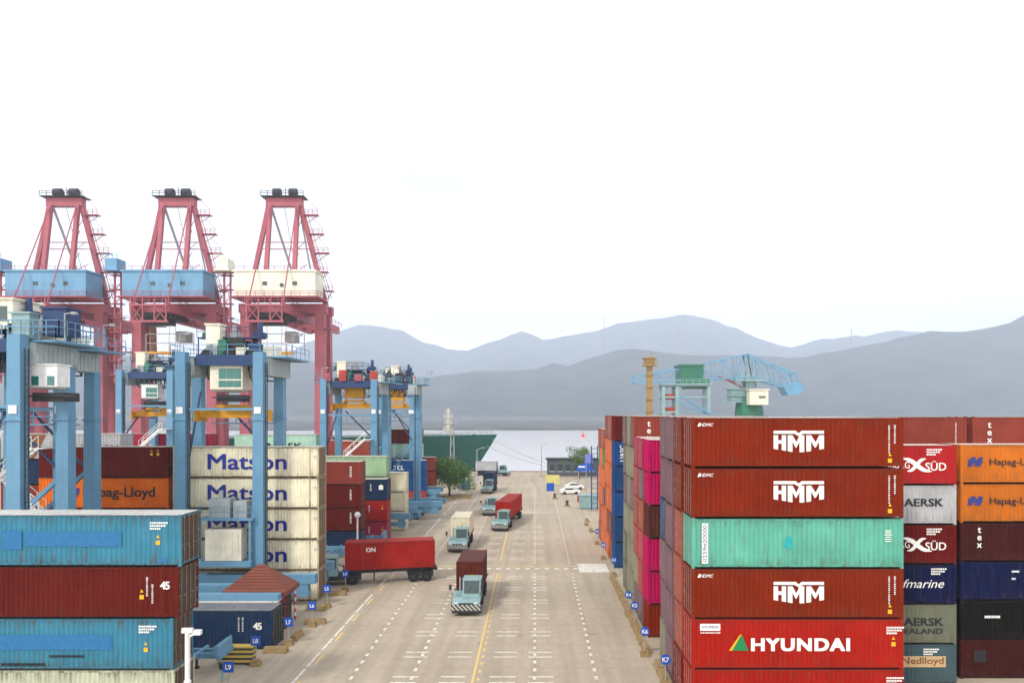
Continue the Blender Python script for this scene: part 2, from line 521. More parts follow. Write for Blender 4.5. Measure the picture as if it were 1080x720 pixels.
# ------------------------------------------------------------------ mesh helpers
class MB:
    def __init__(self):
        self.v = []
        self.f = []

    def box(self, x0, x1, y0, y1, z0, z1):
        n = len(self.v)
        self.v += [(x0, y0, z0), (x1, y0, z0), (x1, y1, z0), (x0, y1, z0), (x0, y0, z1), (x1, y0, z1), (x1, y1, z1), (x0, y1, z1)]
        self.f += [(n, n + 3, n + 2, n + 1), (n + 4, n + 5, n + 6, n + 7), (n, n + 1, n + 5, n + 4), (n + 1, n + 2, n + 6, n + 5),
                   (n + 2, n + 3, n + 7, n + 6), (n + 3, n, n + 4, n + 7)]
        return self

    def bar(self, p, q, w=0.1, h=None, up=(0, 0, 1), w2=None, h2=None):
        p, q = Vector(p), Vector(q)
        h = h or w
        w2 = w2 or w
        h2 = h2 or (h if w2 == w else h * w2 / w)
        d = (q - p).normalized()
        u = Vector(up)
        if abs(d.dot(u)) > 0.98:
            u = Vector((0, 1, 0))
        s = d.cross(u).normalized()
        t = s.cross(d).normalized()
        n = len(self.v)
        for c, a, b in ((p, w, h), (q, w2, h2)):
            for i, j in ((-1, -1), (1, -1), (1, 1), (-1, 1)):
                self.v.append(tuple(c + s * (i * a / 2) + t * (j * b / 2)))
        self.f += [(n, n + 3, n + 2, n + 1), (n + 4, n + 5, n + 6, n + 7)]
        for k in range(4):
            self.f.append((n + k, n + (k + 1) % 4, n + 4 + (k + 1) % 4, n + 4 + k))
        return self

    def tube(self, p, q, r, r2=None, n=8, caps=True):
        p, q = Vector(p), Vector(q)
        r2 = r if r2 is None else r2
        d = (q - p).normalized()
        u = Vector((0, 0, 1)) if abs(d.z) < 0.9 else Vector((1, 0, 0))
        s = d.cross(u).normalized()
        t = s.cross(d)
        b = len(self.v)
        for c, rr in ((p, r), (q, r2)):
            for k in range(n):
                a = 2 * math.pi * k / n
                self.v.append(tuple(c + s * (math.cos(a) * rr) + t * (math.sin(a) * rr)))
        for k in range(n):
            self.f.append((b + k, b + (k + 1) % n, b + n + (k + 1) % n, b + n + k))
        if caps:
            self.f.append(tuple(b + k for k in reversed(range(n))))
            self.f.append(tuple(b + n + k for k in range(n)))
        return self

    def poly(self, pts):
        n = len(self.v)
        self.v += [tuple(p) for p in pts]
        self.f.append(tuple(range(n, n + len(pts))))
        return self

    def prism(self, pts, d):
        """closed outline pts swept by the vector d"""
        n = len(self.v)
        k = len(pts)
        d = Vector(d)
        self.v += [tuple(p) for p in pts] + [tuple(Vector(p) + d) for p in pts]
        self.f.append(tuple(range(n, n + k)))
        self.f.append(tuple(reversed(range(n + k, n + 2 * k))))
        for i in range(k):
            j = (i + 1) % k
            self.f.append((n + i, n + k + i, n + k + j, n + j))
        return self

    def sphere(self, c, r, nu=10, nv=6, sz=1.0):
        b = len(self.v)
        c = Vector(c)
        for i in range(nv + 1):
            th = math.pi * i / nv
            for k in range(nu):
                a = 2 * math.pi * k / nu
                self.v.append((c.x + r * math.sin(th) * math.cos(a), c.y + r * math.sin(th) * math.sin(a), c.z + r * sz * math.cos(th)))
        for i in range(nv):
            for k in range(nu):
                self.f.append((b + i * nu + k, b + (i + 1) * nu + k, b + (i + 1) * nu + (k + 1) % nu, b + i * nu + (k + 1) % nu))
        return self

    def rail(self, pts, h=1.05, step=1.3, t=0.05):
        for p, q in zip(pts, pts[1:]):
            p, q = Vector(p), Vector(q)
            n = max(1, round((q - p).length / step))
            for k in range(n + 1):
                a = p.lerp(q, k / n)
                self.bar(a, a + Vector((0, 0, h)), t)
            for hh in (h, h * 0.55):
                self.bar(p + Vector((0, 0, hh)), q + Vector((0, 0, hh)), t)
        return self

    def stairs(self, p, q, w=0.8, side=(0, 1, 0), rails=True):
        p, q = Vector(p), Vector(q)
        s = Vector(side).normalized() * (w / 2)
        for e in (-1, 1):
            self.bar(p + s * e, q + s * e, 0.08, 0.22)
            if rails:
                z = Vector((0, 0, 0.95))
                self.bar(p + s * e + z, q + s * e + z, 0.05)
                for k in range(5):
                    a = p.lerp(q, k / 4) + s * e
                    self.bar(a, a + z, 0.04)
        n = max(3, int(abs(q.z - p.z) / 0.24))
        for k in range(1, n):
            c = p.lerp(q, k / n)
            self.bar(c - s, c + s, 0.24, 0.04)
        return self

    def truss(self, p, q, n, up, w=0.15, d=0.12):
        """flat lattice between two chords p->q and p+up -> q+up"""
        p, q, up = Vector(p), Vector(q), Vector(up)
        self.bar(p, q, w)
        self.bar(p + up, q + up, w)
        for k in range(n + 1):
            a = p.lerp(q, k / n)
            self.bar(a, a + up, d)
            if k < n:
                bq = p.lerp(q, (k + 1) / n)
                if k % 2:
                    self.bar(a, bq + up, d)
                else:
                    self.bar(a + up, bq, d)
        return self

    def mesh(self, name):
        me = bpy.data.meshes.new(name)
        me.from_pydata(self.v, [], self.f)
        me.update()
        return me

    def build(self, name, mat, parent=None, loc=(0, 0, 0), rot=(0, 0, 0), smooth=False):
        me = self.mesh(name)
        m = M[mat] if isinstance(mat, str) else mat
        me.materials.append(m)
        if smooth:
            me.polygons.foreach_set('use_smooth', [True] * len(me.polygons))
        return link(name, me, parent, loc, rot)


def link(name, me, parent=None, loc=(0, 0, 0), rot=(0, 0, 0)):
    o = bpy.data.objects.new(name, me)
    COL.objects.link(o)
    o.parent = parent
    o.location = loc
    o.rotation_euler = rot
    return o


def tag(o, label=None, cat=None, group=None, kind=None):
    if label:
        o['label'] = label
    if cat:
        o['category'] = cat
    if group:
        o['group'] = group
    if kind:
        o['kind'] = kind
    return o


def thing(name, label, cat, loc=(0, 0, 0), rz=0, group=None):
    o = bpy.data.objects.new(name, None)
    COL.objects.link(o)
    o.empty_display_size = 0.5
    o.location = loc
    o.rotation_euler = (0, 0, rz)
    return tag(o, label, cat, group)


def copy_tree(o, parent=None):
    c = o.copy()
    COL.objects.link(c)
    c.parent = parent
    for ch in list(o.children):
        copy_tree(ch, c)
    return c


_text = {}


def text_mesh(s, size, mat, bold=0.0, shear=0.0, spacing=1.0, width=None):
    key = (s, size, mat, bold, shear, spacing, width)
    if key in _text:
        return _text[key]
    cu = bpy.data.curves.new('lettering', 'FONT')
    cu.body = s
    cu.size = size
    cu.align_x = 'CENTER'
    cu.align_y = 'CENTER'
    cu.shear = shear
    cu.space_character = spacing
    cu.space_line = 0.8
    cu.resolution_u = 3
    cu.extrude = 0.004
    o = bpy.data.objects.new('tmp', cu)
    COL.objects.link(o)
    dg = bpy.context.evaluated_depsgraph_get()
    me = bpy.data.meshes.new_from_object(o.evaluated_get(dg))
    bpy.data.objects.remove(o)
    bpy.data.curves.remove(cu)
    if me.vertices:
        xs = [v.co.x for v in me.vertices]
        ys = [v.co.y for v in me.vertices]
        cx, cy = (min(xs) + max(xs)) / 2, (min(ys) + max(ys)) / 2
        k = width / (max(xs) - min(xs)) if width else 1
        for v in me.vertices:
            v.co.x = (v.co.x - cx) * k
            v.co.y -= cy
    if bold:
        base = [v.co.copy() for v in me.vertices]
        fs = [tuple(p.vertices) for p in me.polygons]
        vv, ff = [], []
        for k, (dx, dy) in enumerate(((0, 0), (-1, -.6), (1, -.6), (-1, .6), (1, .6))):
            b0 = len(vv)
            vv += [(c.x + dx * bold * size, c.y + dy * bold * size, c.z + .0012 * k) for c in base]
            ff += [tuple(b0 + i for i in f) for f in fs]
        bpy.data.meshes.remove(me)
        me = bpy.data.meshes.new('lettering')
        me.from_pydata(vv, [], ff)
    me.materials.clear()
    me.materials.append(M[mat])
    me.name = 'lettering'
    _text[key] = me
    return me


# ------------------------------------------------------------------ the setting
QUAY_Y = 219.0
g = MB().box(-520, 520, -60, QUAY_Y, -6, 0).build('yard_ground', 'ground')
tag(g, kind='structure')
s_ = MB().poly([(-30000, QUAY_Y - 2, -3), (30000, QUAY_Y - 2, -3), (30000, 34000, -3), (-30000, 34000, -3)]).build('sea_water', 'water')
tag(s_, kind='structure')
sb = MB().poly([(-30000, -200, -7), (30000, -200, -7), (30000, 34000, -7), (-30000, 34000, -7)]).build('sea_bed_ground', 'concrete')
tag(sb, kind='structure')


def hills(name, Yr, Y0, Yb, px, seed, amp, foot=0.0):
    """a range of wooded hills: its ridge at depth Yr, its foot on the water at Y0"""
    px = sorted(px)
    mb = MB()
    nx, ny = 150, 34
    x0, x1 = px[0][0], px[-1][0]

    def ridge(x):
        for (a, ya), (b, yb) in zip(px, px[1:]):
            if a <= x <= b:
                t = (x - a) / (b - a)
                t = t * t * (3 - 2 * t)
                return ya + (yb - ya) * t
        return px[-1][1]
    for j in range(ny + 1):
        t = j / ny * 1.5
        for i in range(nx + 1):
            x = x0 + (x1 - x0) * i / nx
            X = PX(x, Yr)
            Zr = PZ(ridge(x), Yr)
            Y = Y0 + (Yr - Y0) * t if t <= 1 else Yr + (Yb - Yr) * (t - 1) * 2
            u = max(0.0, (t - foot) / (1 - foot))
            pr = (u ** 0.85) if t <= 1 else 1 - (t - 1) * 1.6
            e = 1.0 - min(1.0, abs(t - 1) / 0.18)
            nz = noise.fractal(Vector((X * 0.0022 + seed, Y * 0.0022, seed)), 1.0, 2.0, 6)
            nz2 = abs(noise.fractal(Vector((X * 0.0012 - seed, Y * 0.0007, seed)), 1.0, 2.0, 5))
            z = -2.2 + min(t * 6, 2.0) + (Zr + 0.2) * pr * (1 - 0.28 * nz2 * (1 - e)) + amp * nz * (0.12 * e + (1 - e)) * min(1, u * 2.5)
            mb.v.append((X * (0.35 + 0.65 * Y / Yr), Y + 30 * nz, max(z, -2.9)))
    for j in range(ny):
        for i in range(nx):
            a = j * (nx + 1) + i
            mb.f.append((a, a + 1, a + nx + 2, a + nx + 1))
    o = mb.build(name, 'forest', smooth=True)
    tag(o, kind='structure')
    return o


NEAR = [(-700, 380), (-450, 345), (-200, 372), (0, 376), (150, 372), (240, 383), (300, 378), (345, 381), (378, 376), (405, 388), (440, 398),
        (470, 393), (510, 388), (560, 389), (582, 381), (600, 384), (620, 377), (648, 366), (672, 364), (700, 369), (740, 372), (800, 373),
        (840, 375), (880, 368), (920, 360), (960, 352), (982, 346), (1010, 347), (1040, 344), (1060, 338), (1090, 326), (1150, 308),
        (1300, 300), (1500, 330), (1800, 370)]
FAR = [(-300, 372), (-100, 350), (80, 362), (200, 380), (300, 373), (330, 358), (352, 349), (385, 340), (420, 346), (450, 358), (480, 366), (497, 369),
       (515, 360), (552, 346), (575, 356), (602, 352), (625, 348), (660, 338), (690, 332), (722, 326), (745, 331), (770, 343),
       (800, 355), (835, 363), (870, 355), (905, 351), (945, 343), (968, 346), (1000, 356), (1060, 352), (1200, 340), (1400, 365)]
hills('near_hills', 3600, 905, 4900, NEAR, 3.1, 44, 0.58)
hills('far_mountains', 7600, 5000, 9300, FAR, 8.7, 95)

# haze
hz = MB().box(-11500, 11500, -400, 9800, -9, 1330).build('haze', 'white')
hz.data.materials.clear()
hm = bpy.data.materials.new('haze')
hm.use_nodes = True
hnt = hm.node_tree
hnt.nodes.clear()
ho = hnt.nodes.new('ShaderNodeOutputMaterial')
hv = hnt.nodes.new('ShaderNodeVolumePrincipled')
hv.inputs['Color'].default_value = (0.77, 0.86, 1.0, 1)
hv.inputs['Density'].default_value = 0.00020
hv.inputs['Anisotropy'].default_value = 0.0
hnt.links.new(hv.outputs['Volume'], ho.inputs['Volume'])
hz.data.materials.append(hm)
tag(hz, kind='stuff')

# quay edge
tag(MB().box(-300, 300, QUAY_Y - 0.4, QUAY_Y + 0.15, 0, 0.16).build('quay_kerb', 'roofred'), kind='structure')


# painted markings, one sheet per sort of line
def strip(mb, x0, x1, y0, y1, z=0.004):
    mb.poly([(x0, y0, z), (x1, y0, z), (x1, y1, z), (x0, y1, z)])


mk = MB()
for x in (-12.25, -8.2, 0.0, 4.1):
    y = 40
    while y < 172:
        if not (79 < y < 84):
            strip(mk, x - 0.11, x + 0.11, y, y + 0.62)
        y += 1.55
y = 40
while y < 190:
    if not (69 < y < 72) and not (78 < y < 86) and random.random() > 0.12:
        strip(mk, -15.95, -15.75, y, y + 3.0)
    y += 3.4
for k in range(14):
    y = 47.1 + 4.97 * k
    if 79 < y < 84:
        continue
    for x in (-9.4, -6.2, -2.9, -0.35):
        for dy in (0, 1.05):
            strip(mk, x - 0.1, x + 1.6, y + dy, y + dy + 0.2, 0.008)
strip(mk, 5.0, 8.3, 80.0, 84.6)
for x in range(-10, 5):
    strip(mk, x * 1.1, x * 1.1 + 0.55, 81.6, 82.2, 0.008)
for y in (128, 176):
    strip(mk, -7.5, 3.0, y, y + 0.3, 0.008)
tag(mk.build('road_markings_white', 'mark_w'), kind='structure')
mk = MB()
strip(mk, -4.18, -4.03, 40, 79.5)
strip(mk, -4.18, -4.03, 86, 150)
y = 40
while y < 79:
    strip(mk, -3.85, -3.68, y, y + 0.55)
    y += 1.5
y = 40
while y < 80:
    strip(mk, -15.55, -15.4, y, y + 2.2)
    y += 5.3
strip(mk, -11, 5.0, 83.2, 83.38)
tag(mk.build('road_markings_yellow', 'mark_y'), kind='structure')

# ------------------------------------------------------------------ containers
W = 2.438
_cm = {}
FT20, FT40, FT45 = 6.058, 12.192, 13.716
STD, HC = 2.591, 2.896


def corrugate(mb, p0, p1, nrm, z0, z1, pitch=0.278, depth=0.036):
    """corrugated sheet from p0 to p1 (xy), outer crest on the line, troughs depth deep against nrm"""
    p0, p1, nrm = Vector(p0), Vector(p1), Vector(nrm)
    Ln = (p1 - p0).length
    n = max(1, round(Ln / pitch))
    pr = []
    for k in range(n):
        for t, d in ((0.0, 0), (0.26, 0), (0.5, 1), (0.76, 1)):
            pr.append(((k + t) / n, d))
    pr.append((1.0, 0))
    b = len(mb.v)
    for t, d in pr:
        c = p0.lerp(p1, t) - nrm * (depth * d)
        mb.v.append((c.x, c.y, z0))
        mb.v.append((c.x, c.y, z1))
    for k in range(len(pr) - 1):
        a = b + 2 * k
        mb.f.append((a, a + 2, a + 3, a + 1))


def cont_meshes(L, h):
    if (L, h) in _cm:
        return _cm[(L, h)]
    hx, hy = L / 2, W / 2
    b = MB()
    corrugate(b, (-hx + 0.15, -hy + 0.012, 0), (hx - 0.15, -hy + 0.012, 0), (0, -1, 0), 0.18, h - 0.12)
    corrugate(b, (hx - 0.15, hy - 0.012, 0), (-hx + 0.15, hy - 0.012, 0), (0, 1, 0), 0.18, h - 0.12)
    corrugate(b, (-hx + 0.02, hy - 0.15, 0), (-hx + 0.02, -hy + 0.15, 0), (-1, 0, 0), 0.18, h - 0.12, 0.25, 0.04)
    wl = b
    b = MB()
    # roof with shallow cross ribs
    n = round(L / 0.42)
    for k in range(n):
        xa = -hx + 0.1 + (L - 0.2) * k / n
        xb = -hx + 0.1 + (L - 0.2) * (k + 0.5) / n
        b.box(xa, xb, -hy + 0.08, hy - 0.08, h - 0.075, h - 0.060)
    b.poly([(-hx + 0.1, -hy + 0.06, h - 0.070), (hx - 0.1, -hy + 0.06, h - 0.070), (hx - 0.1, hy - 0.06, h - 0.070), (-hx + 0.1, hy - 0.06, h - 0.070)])
    rf, b = b, wl
    b.poly([(-hx + 0.1, -hy + 0.06, 0.14), (-hx + 0.1, hy - 0.06, 0.14), (hx - 0.1, hy - 0.06, 0.14), (hx - 0.1, -hy + 0.06, 0.14)])
    fr = MB()
    for sx in (-1, 1):
        for sy in (-1, 1):
            fr.box(*sorted((sx * hx * 1.0 - sx * 0.005, sx * (hx - 0.15))), *sorted((sy * (hy - 0.004), sy * (hy - 0.13))), 0.12, h - 0.12)
            for z in (0.0, h - 0.118):
                fr.box(*sorted((sx * hx, sx * (hx - 0.178))), *sorted((sy * hy, sy * (hy - 0.162))), z, z + 0.118)
        fr.box(*sorted((sx * (hx - 0.004), sx * (hx - 0.10))), -hy + 0.165, hy - 0.165, h - 0.14, h - 0.062)
        fr.box(*sorted((sx * (hx - 0.004), sx * (hx - 0.10))), -hy + 0.165, hy - 0.165, 0.10, 0.19)
    for sy in (-1, 1):
        fr.box(-hx + 0.18, hx - 0.18, *sorted((sy * (hy - 0.003), sy * (hy - 0.07))), h - 0.132, h - 0.062)
        fr.box(-hx + 0.18, hx - 0.18, *sorted((sy * (hy - 0.003), sy * (hy - 0.06))), 0.10, 0.19)
        if L > 13:
            for x in (-6.02, 6.02):
                fr.box(x - 0.09, x + 0.09, *sorted((sy * (hy + 0.002), sy * (hy - 0.06))), 0.166, h - 0.106)
                fr.box(x - 0.09, x + 0.09, *sorted((sy * (hy + 0.004), sy * (hy - 0.06))), h - 0.108, h)
    dr, gr = [], []
    for sy in (-1, 1):
        d = MB()
        d.box(hx - 0.09, hx - 0.045, *sorted((sy * 0.008, sy * (hy - 0.145))), 0.17, h - 0.13)
        for k in range(4):
            z = 0.3 + (h - 0.6) * k / 3
            d.box(hx - 0.045, hx - 0.03, *sorted((sy * 0.06, sy * (hy - 0.2))), z - 0.14, z + 0.14)
        dr.append(d)
        q = MB()
        for yy in (0.25, 0.82):
            q.tube((hx - 0.012, sy * yy, 0.13), (hx - 0.012, sy * yy, h - 0.1), 0.019, n=6)
            for z in (0.2, 0.9, 1.8, h - 0.2):
                q.box(hx - 0.03, hx + 0.012, sy * yy - 0.05, sy * yy + 0.05, z, z + 0.06)
            q.box(hx - 0.015, hx + 0.008, *sorted((sy * yy, sy * (yy + 0.34))), 1.1 + yy * 0.1, 1.14 + yy * 0.1)
        for z in (0.4, 1.0, 1.7, h - 0.4):
            q.box(hx - 0.05, hx - 0.006, *sorted((sy * (hy - 0.19), sy * (hy - 0.11))), z, z + 0.1)
        gr.append(q)
    out = []
    for nm, mb, mat in [('body', b, 'cont'), ('frame', fr, 'cont')] + [('door', d, 'cont') for d in dr] + [('locking_gear', q, 'cont') for q in gr] + [('roof', rf, 'cont')]:
        me = mb.mesh('container_' + nm)
        me.materials.append(M[mat])
        out.append(me)
    _cm[(L, h)] = out
    return out


COLOURS = {
    'sage grey': (0.46, 0.49, 0.36, 0.5),
    'dark maroon': (0.045, 0.006, 0.006, 0.2),
    'rust brown': (0.10, 0.018, 0.010, 0.35), 'rust red': (0.185, 0.014, 0.001, 0.3), 'bright red': (0.34, 0.01, 0.004, 0.3), 'deep red': (0.36, 0.012, 0.014, 0.25),
    'maroon': (0.105, 0.008, 0.005, 0.2), 'brown red': (0.23, 0.040, 0.026, 0.4), 'brick': (0.36, 0.075, 0.045, 0.35),
    'dark brown': (0.075, 0.020, 0.016, 0.3), 'sea green': (0.105, 0.375, 0.28, 0.5), 'sky blue': (0.042, 0.2, 0.295, 0.7),
    'cream': (0.8, 0.74, 0.54, 0.36), 'orange': (0.72, 0.145, 0.01, 0.25), 'deep orange': (0.5, 0.135, 0.012, 0.45),
    'vivid orange': (0.72, 0.155, 0.018, 0.3), 'pale grey': (0.42, 0.43, 0.44, 0.4), 'grey green': (0.15, 0.165, 0.115, 0.5),
    'navy': (0.01, 0.03, 0.075, 0.25), 'dark navy': (0.002, 0.006, 0.042, 0.2), 'mid blue': (0.014, 0.06, 0.17, 0.25),
    'strong blue': (0.012, 0.065, 0.22, 0.2), 'pink': (0.44, 0.003, 0.085, 0.15), 'pale green': (0.33, 0.50, 0.30, 0.4),
    'stone grey': (0.27, 0.265, 0.175, 0.5), 'purple grey': (0.18, 0.105, 0.12, 0.5), 'leaf green': (0.10, 0.24, 0.04, 0.3),
    'slate blue': (0.055, 0.1, 0.115, 0.4), 'near black': (0.004, 0.004, 0.004, 0.1), 'magenta red': (0.36, 0.02, 0.06, 0.3),
    'mint': (0.38, 0.58, 0.46, 0.3), 'rose red': (0.42, 0.05, 0.05, 0.3), 'dark red': (0.11, 0.003, 0.003, 0.3),
}


def container(label, X0, Y0, z, L, h, colour, door=1, group=None, parts=True, wear=None, end=None, frame_col=None, top=True):
    """X0: its end nearest -X, Y0: its front long side; door: +1 doors face +X, -1 doors face -X"""
    c = list(COLOURS[colour])
    j = 1 + random.uniform(-0.06, 0.06)
    c[:3] = [v * j for v in c[:3]]
    if wear is not None:
        c[3] = wear
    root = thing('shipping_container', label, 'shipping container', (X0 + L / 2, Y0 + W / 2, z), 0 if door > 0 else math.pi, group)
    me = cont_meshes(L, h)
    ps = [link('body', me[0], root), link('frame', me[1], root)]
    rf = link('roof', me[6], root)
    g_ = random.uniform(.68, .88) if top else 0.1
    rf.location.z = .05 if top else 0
    rf.color = [v * (1 - g_) + w_ * g_ for v, w_ in zip(c[:3], (.74, .68, .60))] + [.3]  # top roofs turn pale: dust plus sky glare put into the colour
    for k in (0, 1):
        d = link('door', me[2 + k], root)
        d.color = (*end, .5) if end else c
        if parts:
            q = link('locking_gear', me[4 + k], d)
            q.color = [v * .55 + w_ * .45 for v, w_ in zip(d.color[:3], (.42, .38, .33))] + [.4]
    for p in ps:
        p.color = c
    if frame_col:
        ps[1].color = (*frame_col, .8)
    root['_door'] = door
    root['_col'] = c[:3]
    root['_size'] = (L, h)
    return root


def put(root, me, fx, fz, proud=0.012, rot=0.0, name='lettering', lab=None):
    """hang a flat mesh on the long side that faces -Y; fx metres from the -X end, fz metres above the base"""
    L, h = root['_size']
    x = fx - L / 2
    if root['_door'] > 0:
        o = link(name, me, root, (x, -W / 2 - proud, fz), (R(90), 0, 0))
        o.rotation_euler = (Matrix.Rotation(R(90), 3, 'X') @ Matrix.Rotation(rot, 3, 'Z')).to_euler()
    else:
        o = link(name, me, root, (-x, W / 2 + proud, fz))
        o.rotation_euler = (Matrix.Rotation(math.pi, 3, 'Z') @ Matrix.Rotation(R(90), 3, 'X') @ Matrix.Rotation(rot, 3, 'Z')).to_euler()
    if lab:
        o['label'] = lab
    return o


def flat(polys, mat, name='emblem', t=0.006):
    mb = MB()
    for p in polys:
        mb.prism([(a, b, 0) for a, b in p], (0, 0, t))
    me = mb.mesh(name)
    me.materials.append(M[mat])
    return me


def write(root, s, fx, fz, size, mat='t_white', bold=0.0, shear=0.0, spacing=1.0, rot=0.0, width=None):
    return put(root, text_mesh(s, size, mat, bold, shear, spacing, width), fx, fz, rot=rot)


def hmm_logo():
    Wd, H = 2.9, 1.235
    k = Wd / 2.35

    def bt(x):
        return 0.16 - 0.16 * min(1, min(x, 2.35 - x) / 0.95)
    ps = []

    def stem(a, b, top=0.79):
        ps.append([(a, bt(a)), (b, bt(b)), (b, top), (a, top)])
    stem(0, .21)
    stem(.38, .58)
    ps.append([(.21, .40), (.38, .40), (.38, .56), (.21, .56)])
    for x0, x1 in ((.66, 1.43), (1.53, 2.35)):
        w = .22
        xm = (x0 + x1) / 2
        stem(x0, x0 + w)
        stem(x1 - w, x1)
        ps.append([(x0 + w, .79), (x0 + w, .50), (xm - .02, .22), (xm + .02, .22), (xm + .02, .46)])
        ps.append([(xm + .02, .46), (xm + .02, .22), (x1 - w, .50), (x1 - w, .79)])
    ps.append([(0, 1), (0, .86), (.98, .86), (1.17, .74), (1.17, .88), (1.03, 1)])
    ps.append([(2.35, 1), (1.31, 1), (1.17, .88), (1.17, .74), (1.36, .86), (2.35, .86)])
    return flat([[((x - 1.175) * k, (z - .5) * k) for x, z in p] for p in ps], 't_white', 'logo')


HMM = hmm_logo()


def code_rows(seed, rows=9, w=0.11, h=0.055, gap=0.11, mat='t_white'):
    """a column of small illegible painted marks"""
    rnd = random.Random(seed)
    ps = []
    for k in range(rows):
        ww = w * rnd.uniform(0.55, 1.0)
        ps.append([(-ww / 2, -k * gap), (ww / 2, -k * gap), (ww / 2, -k * gap - h), (-ww / 2, -k * gap - h)])
    return flat(ps, mat, 'code_marking')


def code_lines(seed, widths, h=0.10, gap=0.16, mat='t_white'):
    ps = []
    rnd = random.Random(seed)
    for k, ww in enumerate(widths):
        x = 0
        while x < ww:
            a = rnd.uniform(0.05, 0.13)
            ps.append([(x, -k * gap - h), (x + a, -k * gap - h), (x + a, -k * gap), (x, -k * gap)])
            x += a + 0.03
    return flat(ps, mat, 'code_marking')


CODE_V = code_rows(1, 15)
CODE_V2 = code_rows(2, 10, 0.12, 0.05)
CODE_H = code_lines(4, [1.0, 0.8, 0.55])
YDOT = flat([[(-.12, -.12), (.12, -.12), (.12, .12), (-.12, .12)], [(-.1, .26), (.1, .26), (0, .44)]], 't_yellow', 'safety_mark')
WPANEL = flat([[(-.18, -1.15), (.18, -1.15), (.18, 1.15), (-.18, 1.15)]], 't_white', 'number_panel')


def hapag_emblem(sc=0.72):
    ps = [[(-.72, -.42), (-.28, -.42), (-.2, -.16), (.02, -.16), (-.06, -.42), (.5, -.42), (.62, -.1), (.8, -.06), (.66, .06), (.74, .42), (.34, .42), (.26, .18), (.04, .18), (.1, .42), (-.34, .42), (-.4, .24), (-.66, .2), (-.56, .02)]]
    return flat([[(x * sc, z * sc) for x, z in p] for p in ps], 't_navy')


def sued_emblem():
    a = []
    n = 8
    up, lo = [], []
    for k in range(n + 1):
        t = k / n
        x = -1.0 + 2.0 * t
        z = 0.42 - 0.84 * t + 0.12 * math.sin(t * math.pi * 2)
        w = 0.02 + 0.17 * math.sin(math.pi * t) ** 1.3
        up.append((x, z + w))
        lo.append((x, z - w))
    p1 = up + lo[::-1]
    p2 = [(-x * 0.62, z * 0.95) for x, z in p1][::-1]
    return flat([p1, p2], 't_white')


HAPAG = hapag_emblem()
SUED = sued_emblem()
ORD = ['bottom', 'second', 'third', 'fourth', 'fifth', 'sixth', 'seventh']


def stack(where, X0, Y0, L, h, colours, door=-1, z0=0.0, group=None, size=None, deco=None, shift=0.0, parts=True, end=None, frame_col=None):
    """a pile of containers, colours listed from the bottom up; returns them bottom first"""
    out = []
    n = len(colours)
    for k, c in enumerate(colours):
        hh = h[k] if isinstance(h, (list, tuple)) else h
        zz = z0 + (sum(h[:k]) if isinstance(h, (list, tuple)) else h * k)
        tier = 'top' if k == n - 1 and n > 1 else ORD[k]
        lab = (deco or {}).get(k) or f'{c} shipping container'
        lab = f'{lab}, {tier} tier of {where}' if n > 1 else f'{lab}, {where}'
        dx = random.uniform(-shift, shift)
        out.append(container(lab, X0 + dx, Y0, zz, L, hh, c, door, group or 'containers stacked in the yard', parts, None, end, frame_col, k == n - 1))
    return out


PITCH = 2.80
XR = 9.05                                        # the row ends on one side of the road
# --- the big red stack with the white logos
r1 = stack('the white-logo stack', XR, 41.5, FT40, HC,
           ['bright red', 'bright red', 'rust red', 'sea green', 'rust red', 'rust red'],
           deco={0: 'bright red container', 1: 'bright red container with white capitals and green triangle', 2: 'rust red container with white logo',
                 3: 'pale sea green container with white number panel', 4: 'rust red container with white logo', 5: 'rust red container with white logo'})
for k in (2, 4, 5):
    put(r1[k], HMM, 6.15, 1.52)
    write(r1[k], 'HDMC', 0.85, 2.48, 0.26, bold=0.01, shear=0.3)
    put(r1[k], flat([[(-.1, -.1), (.02, -.1), (.1, .1), (-.02, .1)]], 't_white', 'emblem'), 0.42, 2.48)
    put(r1[k], CODE_V, 11.35, 2.45)
    put(r1[k], CODE_V2, 11.68, 2.45)
    put(r1[k], YDOT, 11.4, 0.42)
write(r1[1], 'HYUNDAI', 6.25, 1.42, 1.0, bold=0.05, spacing=1.12, width=5.6)
put(r1[1], flat([[(-.42, -.42), (.5, -.42), (.12, .5)]], 't_green'), 2.75, 1.5, 0.016)
put(r1[1], flat([[(-.62, -.42), (-.44, -.42), (.1, .5), (.02, .5)]], 't_yellow'), 2.75, 1.5)
put(r1[1], flat([[(-.58, -.2), (.58, -.2), (.58, .2), (-.58, .2)]], 't_white', 'name_panel'), 1.05, 2.42)
write(r1[1], 'HYUNDAI', 1.05, 2.44, 0.22, 't_navy', proud if False else 0.0) if False else put(r1[1], text_mesh('HYUNDAI', 0.22, 't_navy', 0.006, 0.0, 1.0, 0.95), 1.05, 2.44, 0.024)
put(r1[1], code_lines(9, [1.1], 0.06), 0.5, 2.13)
put(r1[1], CODE_H, 11.2, 2.45)
put(r1[1], YDOT, 11.6, 1.45)
put(r1[0], CODE_H, 11.2, 2.45)
put(r1[3], WPANEL, 0.75, 1.45)
put(r1[3], text_mesh('0259#20000', 0.33, 't_navy', 0.0, 0.0, 1.0, 2.1), 0.75, 1.45, 0.024, R(90))
put(r1[3], flat([[(-.22, -.3), (.18, -.36), (.26, .1), (.1, .34), (-.18, .28)]], 't_fade_green', 'paint_patch'), 5.55, 1.5)
put(r1[3], code_rows(7, 6, 0.5, 0.05, 0.12), 11.3, 2.2)
